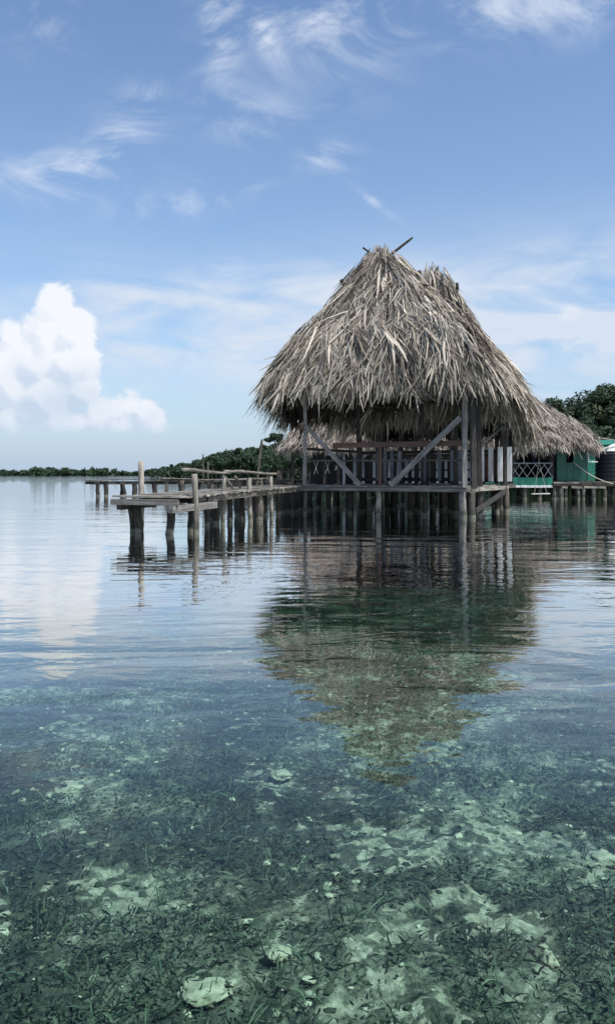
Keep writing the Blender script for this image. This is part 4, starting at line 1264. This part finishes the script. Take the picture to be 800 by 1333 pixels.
def tree_meshes(seed, H, spread, n_leaf, size, mat, kind='round', trunk_frac=0.5):
    r = np.random.default_rng(seed)
    random.seed(seed)
    ncl = int(10 + spread * 1.6) if kind != 'far' else 9
    cs, rs = [], []
    for i in range(ncl):
        a = r.random() * 2 * math.pi
        q = r.random() ** 0.5
        zz = H * (trunk_frac + (1 - trunk_frac) * (0.2 + 0.65 * (1 - q * 0.7) * r.uniform(0.5, 1.1)))
        if kind == 'umbrella':
            zz = H * r.uniform(0.80, 0.96)
        cs.append((math.cos(a) * q * spread * 0.75, math.sin(a) * q * spread * 0.75, zz))
        rs.append(spread * r.uniform(0.16, 0.34) * (0.7 if kind == 'umbrella' else 1))
    V_, F_, T_ = leaf_cloud(r, cs, rs, n_leaf, size, 0.45 if kind == 'umbrella' else 0.75)
    crown = numpy_mesh('crown', V_, F_, T_)
    crown.materials.append(mat)
    mb_ = MB()
    zt_ = H * (trunk_frac + 0.12)
    bend = random.uniform(-0.04, 0.04) * H
    tr_pts = [(bend * (t_ / 5) ** 2, 0, zt_ * t_ / 5) for t_ in range(6)]
    r0 = H * 0.028
    mb_.tube(tr_pts, [r0 * (1.3 - t_ * 0.16) for t_ in range(6)], 7, 0.08)
    for i in range(min(7, ncl)):
        e = Vector(cs[i])
        s0 = Vector(tr_pts[3 + i % 3])
        md = s0.lerp(e, 0.5) + Vector((0, 0, -0.04 * H))
        mb_.tube([s0, md, e], [r0 * 0.5, r0 * 0.34, r0 * 0.15], 5, 0.05)
    trunk = mb_.mesh('trunk', True)
    trunk.materials.append(M['bark'])
    return crown, trunk

def make_tree(meshes, loc, rz, s, label, group, name='forest_tree', sz=None):
    t_ = empty(name, loc, label, 'tree', group)
    t_.rotation_euler = (0, 0, rz)
    t_.scale = (s, s, sz or s)
    for nm, me in (('crown', meshes[0]), ('trunk', meshes[1])):
        o = bpy.data.objects.new(nm, me)
        col.objects.link(o)
        o.parent = t_
    return t_

near_v = [tree_meshes(100 + i, 11.0, 4.6, 9000, 0.26, M['leaf'], 'round', 0.38) for i in range(4)]
head_v = [tree_meshes(200 + i, 8.0, 3.6, 2300, 0.42, M['mangrove'], 'round', 0.25) for i in range(5)]

def shore_mass(name, seed, curve, n, size, mat, label):
    """Understorey that reads as one dense band. curve(t) -> x, y, zbase, height, halfdepth."""
    r = np.random.default_rng(seed)
    k = max(12, n // 90)
    cs, rs = [], []
    for i in range(k):
        x_, y_, zb_, h_, hd = curve(r.random())
        cs.append((x_, y_ + r.uniform(-1, 1) * hd, zb_ + h_ * r.uniform(0.0, 0.80)))
        rs.append(h_ * r.uniform(0.22, 0.42))
    V_, F_, T_ = leaf_cloud(r, cs, rs, n, size, 0.8)
    o = link(name, numpy_mesh(name, V_, F_, T_), mat)
    return tag(o, label, 'undergrowth' if 'under' in name else 'forest', kind='stuff')

def far_curve(t_):
    x_ = -330 + 420 * t_
    h = 4.6 + 1.2 * math.sin(t_ * 23) + 0.9 * math.sin(t_ * 61 + 1)
    return x_, 640 - 60 * t_, 0, h, 12
shore_mass('far_mangrove_forest', 5, far_curve, 60000, 1.5, M['mangrove'], 'thin dark line of mangrove forest on the far shore at left')

def head_profile(u):             # tree-top row of the headland in the photo, as a height over the horizon
    pts = [(196, 7), (215, 13), (240, 18), (262, 24), (285, 33), (310, 38), (330, 42), (350, 42), (375, 46), (420, 52), (480, 70), (800, 90)]
    for (a, b_), (c_, d_) in zip(pts, pts[1:]):
        if u <= c_:
            return b_ + (d_ - b_) * (u - a) / (c_ - a)
    return 60
def head_curve(t_):
    u = 200 + 480 * t_ ** 1.3
    Y = 236 + 6 * t_
    return px(u, Y), Y, 0.2, head_profile(u) / F_PX * Y * 0.8 + 0.8, 5
shore_mass('headland_undergrowth', 6, head_curve, 60000, 0.6, M['mangrove'], 'dense green undergrowth along the water line of the headland')
random.seed(31)
u = 352
while u < 640:
    for row in range(2):
        uu = u + random.uniform(-4, 4)
        Y = 108 + row * 5 + random.uniform(-1.5, 1.5)
        hh = (33 + 18 * min(1, (u - 350) / 60)) * random.uniform(0.85, 1.08)
        top = hh / F_PX * Y + CAMH
        s_ = top / 8.2
        make_tree(random.choice(head_v), (px(uu, Y), Y, -0.1), random.uniform(0, 6.28), s_ * random.uniform(0.95, 1.2),
                  'low dark mangrove tree at the water edge behind the huts, nearer than the headland', 'mangroves behind the huts', 'mangrove_tree', sz=s_)
    u += 13
u = 200
while u < 700:
    for row in range(3):
        uu = u + random.uniform(-5, 5)
        Y = 236 + row * 6 + random.uniform(-2, 2)
        top = head_profile(uu) / F_PX * Y * random.uniform(0.92, 1.15) + CAMH
        x_ = px(uu, Y)
        gi = max(0, (x_ + 66) / 10 - 3) * 0.55
        s_ = max(0.35, (top - 0.3) / 8.6)
        make_tree(random.choice(head_v), (x_, Y, 0.2), random.uniform(0, 6.28), s_ * random.uniform(0.95, 1.15),
                  'dense dark green tree in the wooded headland across the water', 'trees on the headland', 'shore_tree', sz=s_)
    u += 9 if u < 420 else 22
um = tree_meshes(301, 10.5, 3.6, 3800, 0.30, M['leaf'], 'umbrella', 0.6)
make_tree(um, (px(362, 205), 205, 0.2), 0.4, 1.08, 'flat-topped tree rising above the headland trees just left of the hut', None, 'umbrella_tree')

# right-hand forest behind the house
def near_curve(t_):
    u = 560 + 330 * t_
    Y = 88
    return px(u, Y), Y, 0.3, 3.0 + 3.5 * t_, 5
shore_mass('shore_undergrowth', 8, near_curve, 60000, 0.38, M['leaf'], 'dense dark undergrowth below the forest trees behind the green house')
spec = [(700, 104, 545, 'low dark tree just right of the thatched house ridge'),
        (722, 98, 516, 'rounded dark tree with a gap of sky beside it, left end of the forest'),
        (748, 100, 502, 'lacy open-crowned tree in the forest above the house roof'),
        (772, 96, 503, 'broad dark tree behind the black tank, below the tallest one'),
        (793, 99, 488, 'tallest dark tree of the forest, at the right edge'),
        (820, 95, 492, 'tall dark tree cut off by the right edge of the view'),
        (845, 99, 480, None), (875, 97, 485, None),
        (735, 92, 545, 'bushy mid-height tree in front of the lacy one'),
        (762, 90, 538, 'low full tree right behind the end of the thatched roof'),
        (786, 88, 548, 'low round pale green tree above the black tank'),
        (808, 90, 540, 'low dark tree at the right edge above the silver lid'),
        (685, 108, 560, None), (660, 112, 565, None), (640, 110, 570, None)]
random.seed(41)
for i, (u, Y, v, lab) in enumerate(spec):
    top = pz(v, Y)
    s_ = (top - 0.6) / 10.7
    mt = near_v[i % 4]
    if 'lacy' in (lab or ''):
        mt = tree_meshes(401, 11.0, 3.6, 3000, 0.22, M['leaf'], 'round', 0.55)
    if 'pale green' in (lab or ''):
        mt = tree_meshes(402, 11.0, 4.6, 8000, 0.5, M['mangrove'], 'round', 0.2)
    make_tree(mt, (px(u, Y), Y, 0.6), random.uniform(0, 6.28), max(0.62, s_) * random.uniform(0.95, 1.05), lab or 'dark forest tree half hidden behind the others at the back of the shore',
              'forest trees behind the house', 'forest_tree', sz=s_)

bpy.context.view_layer.update()
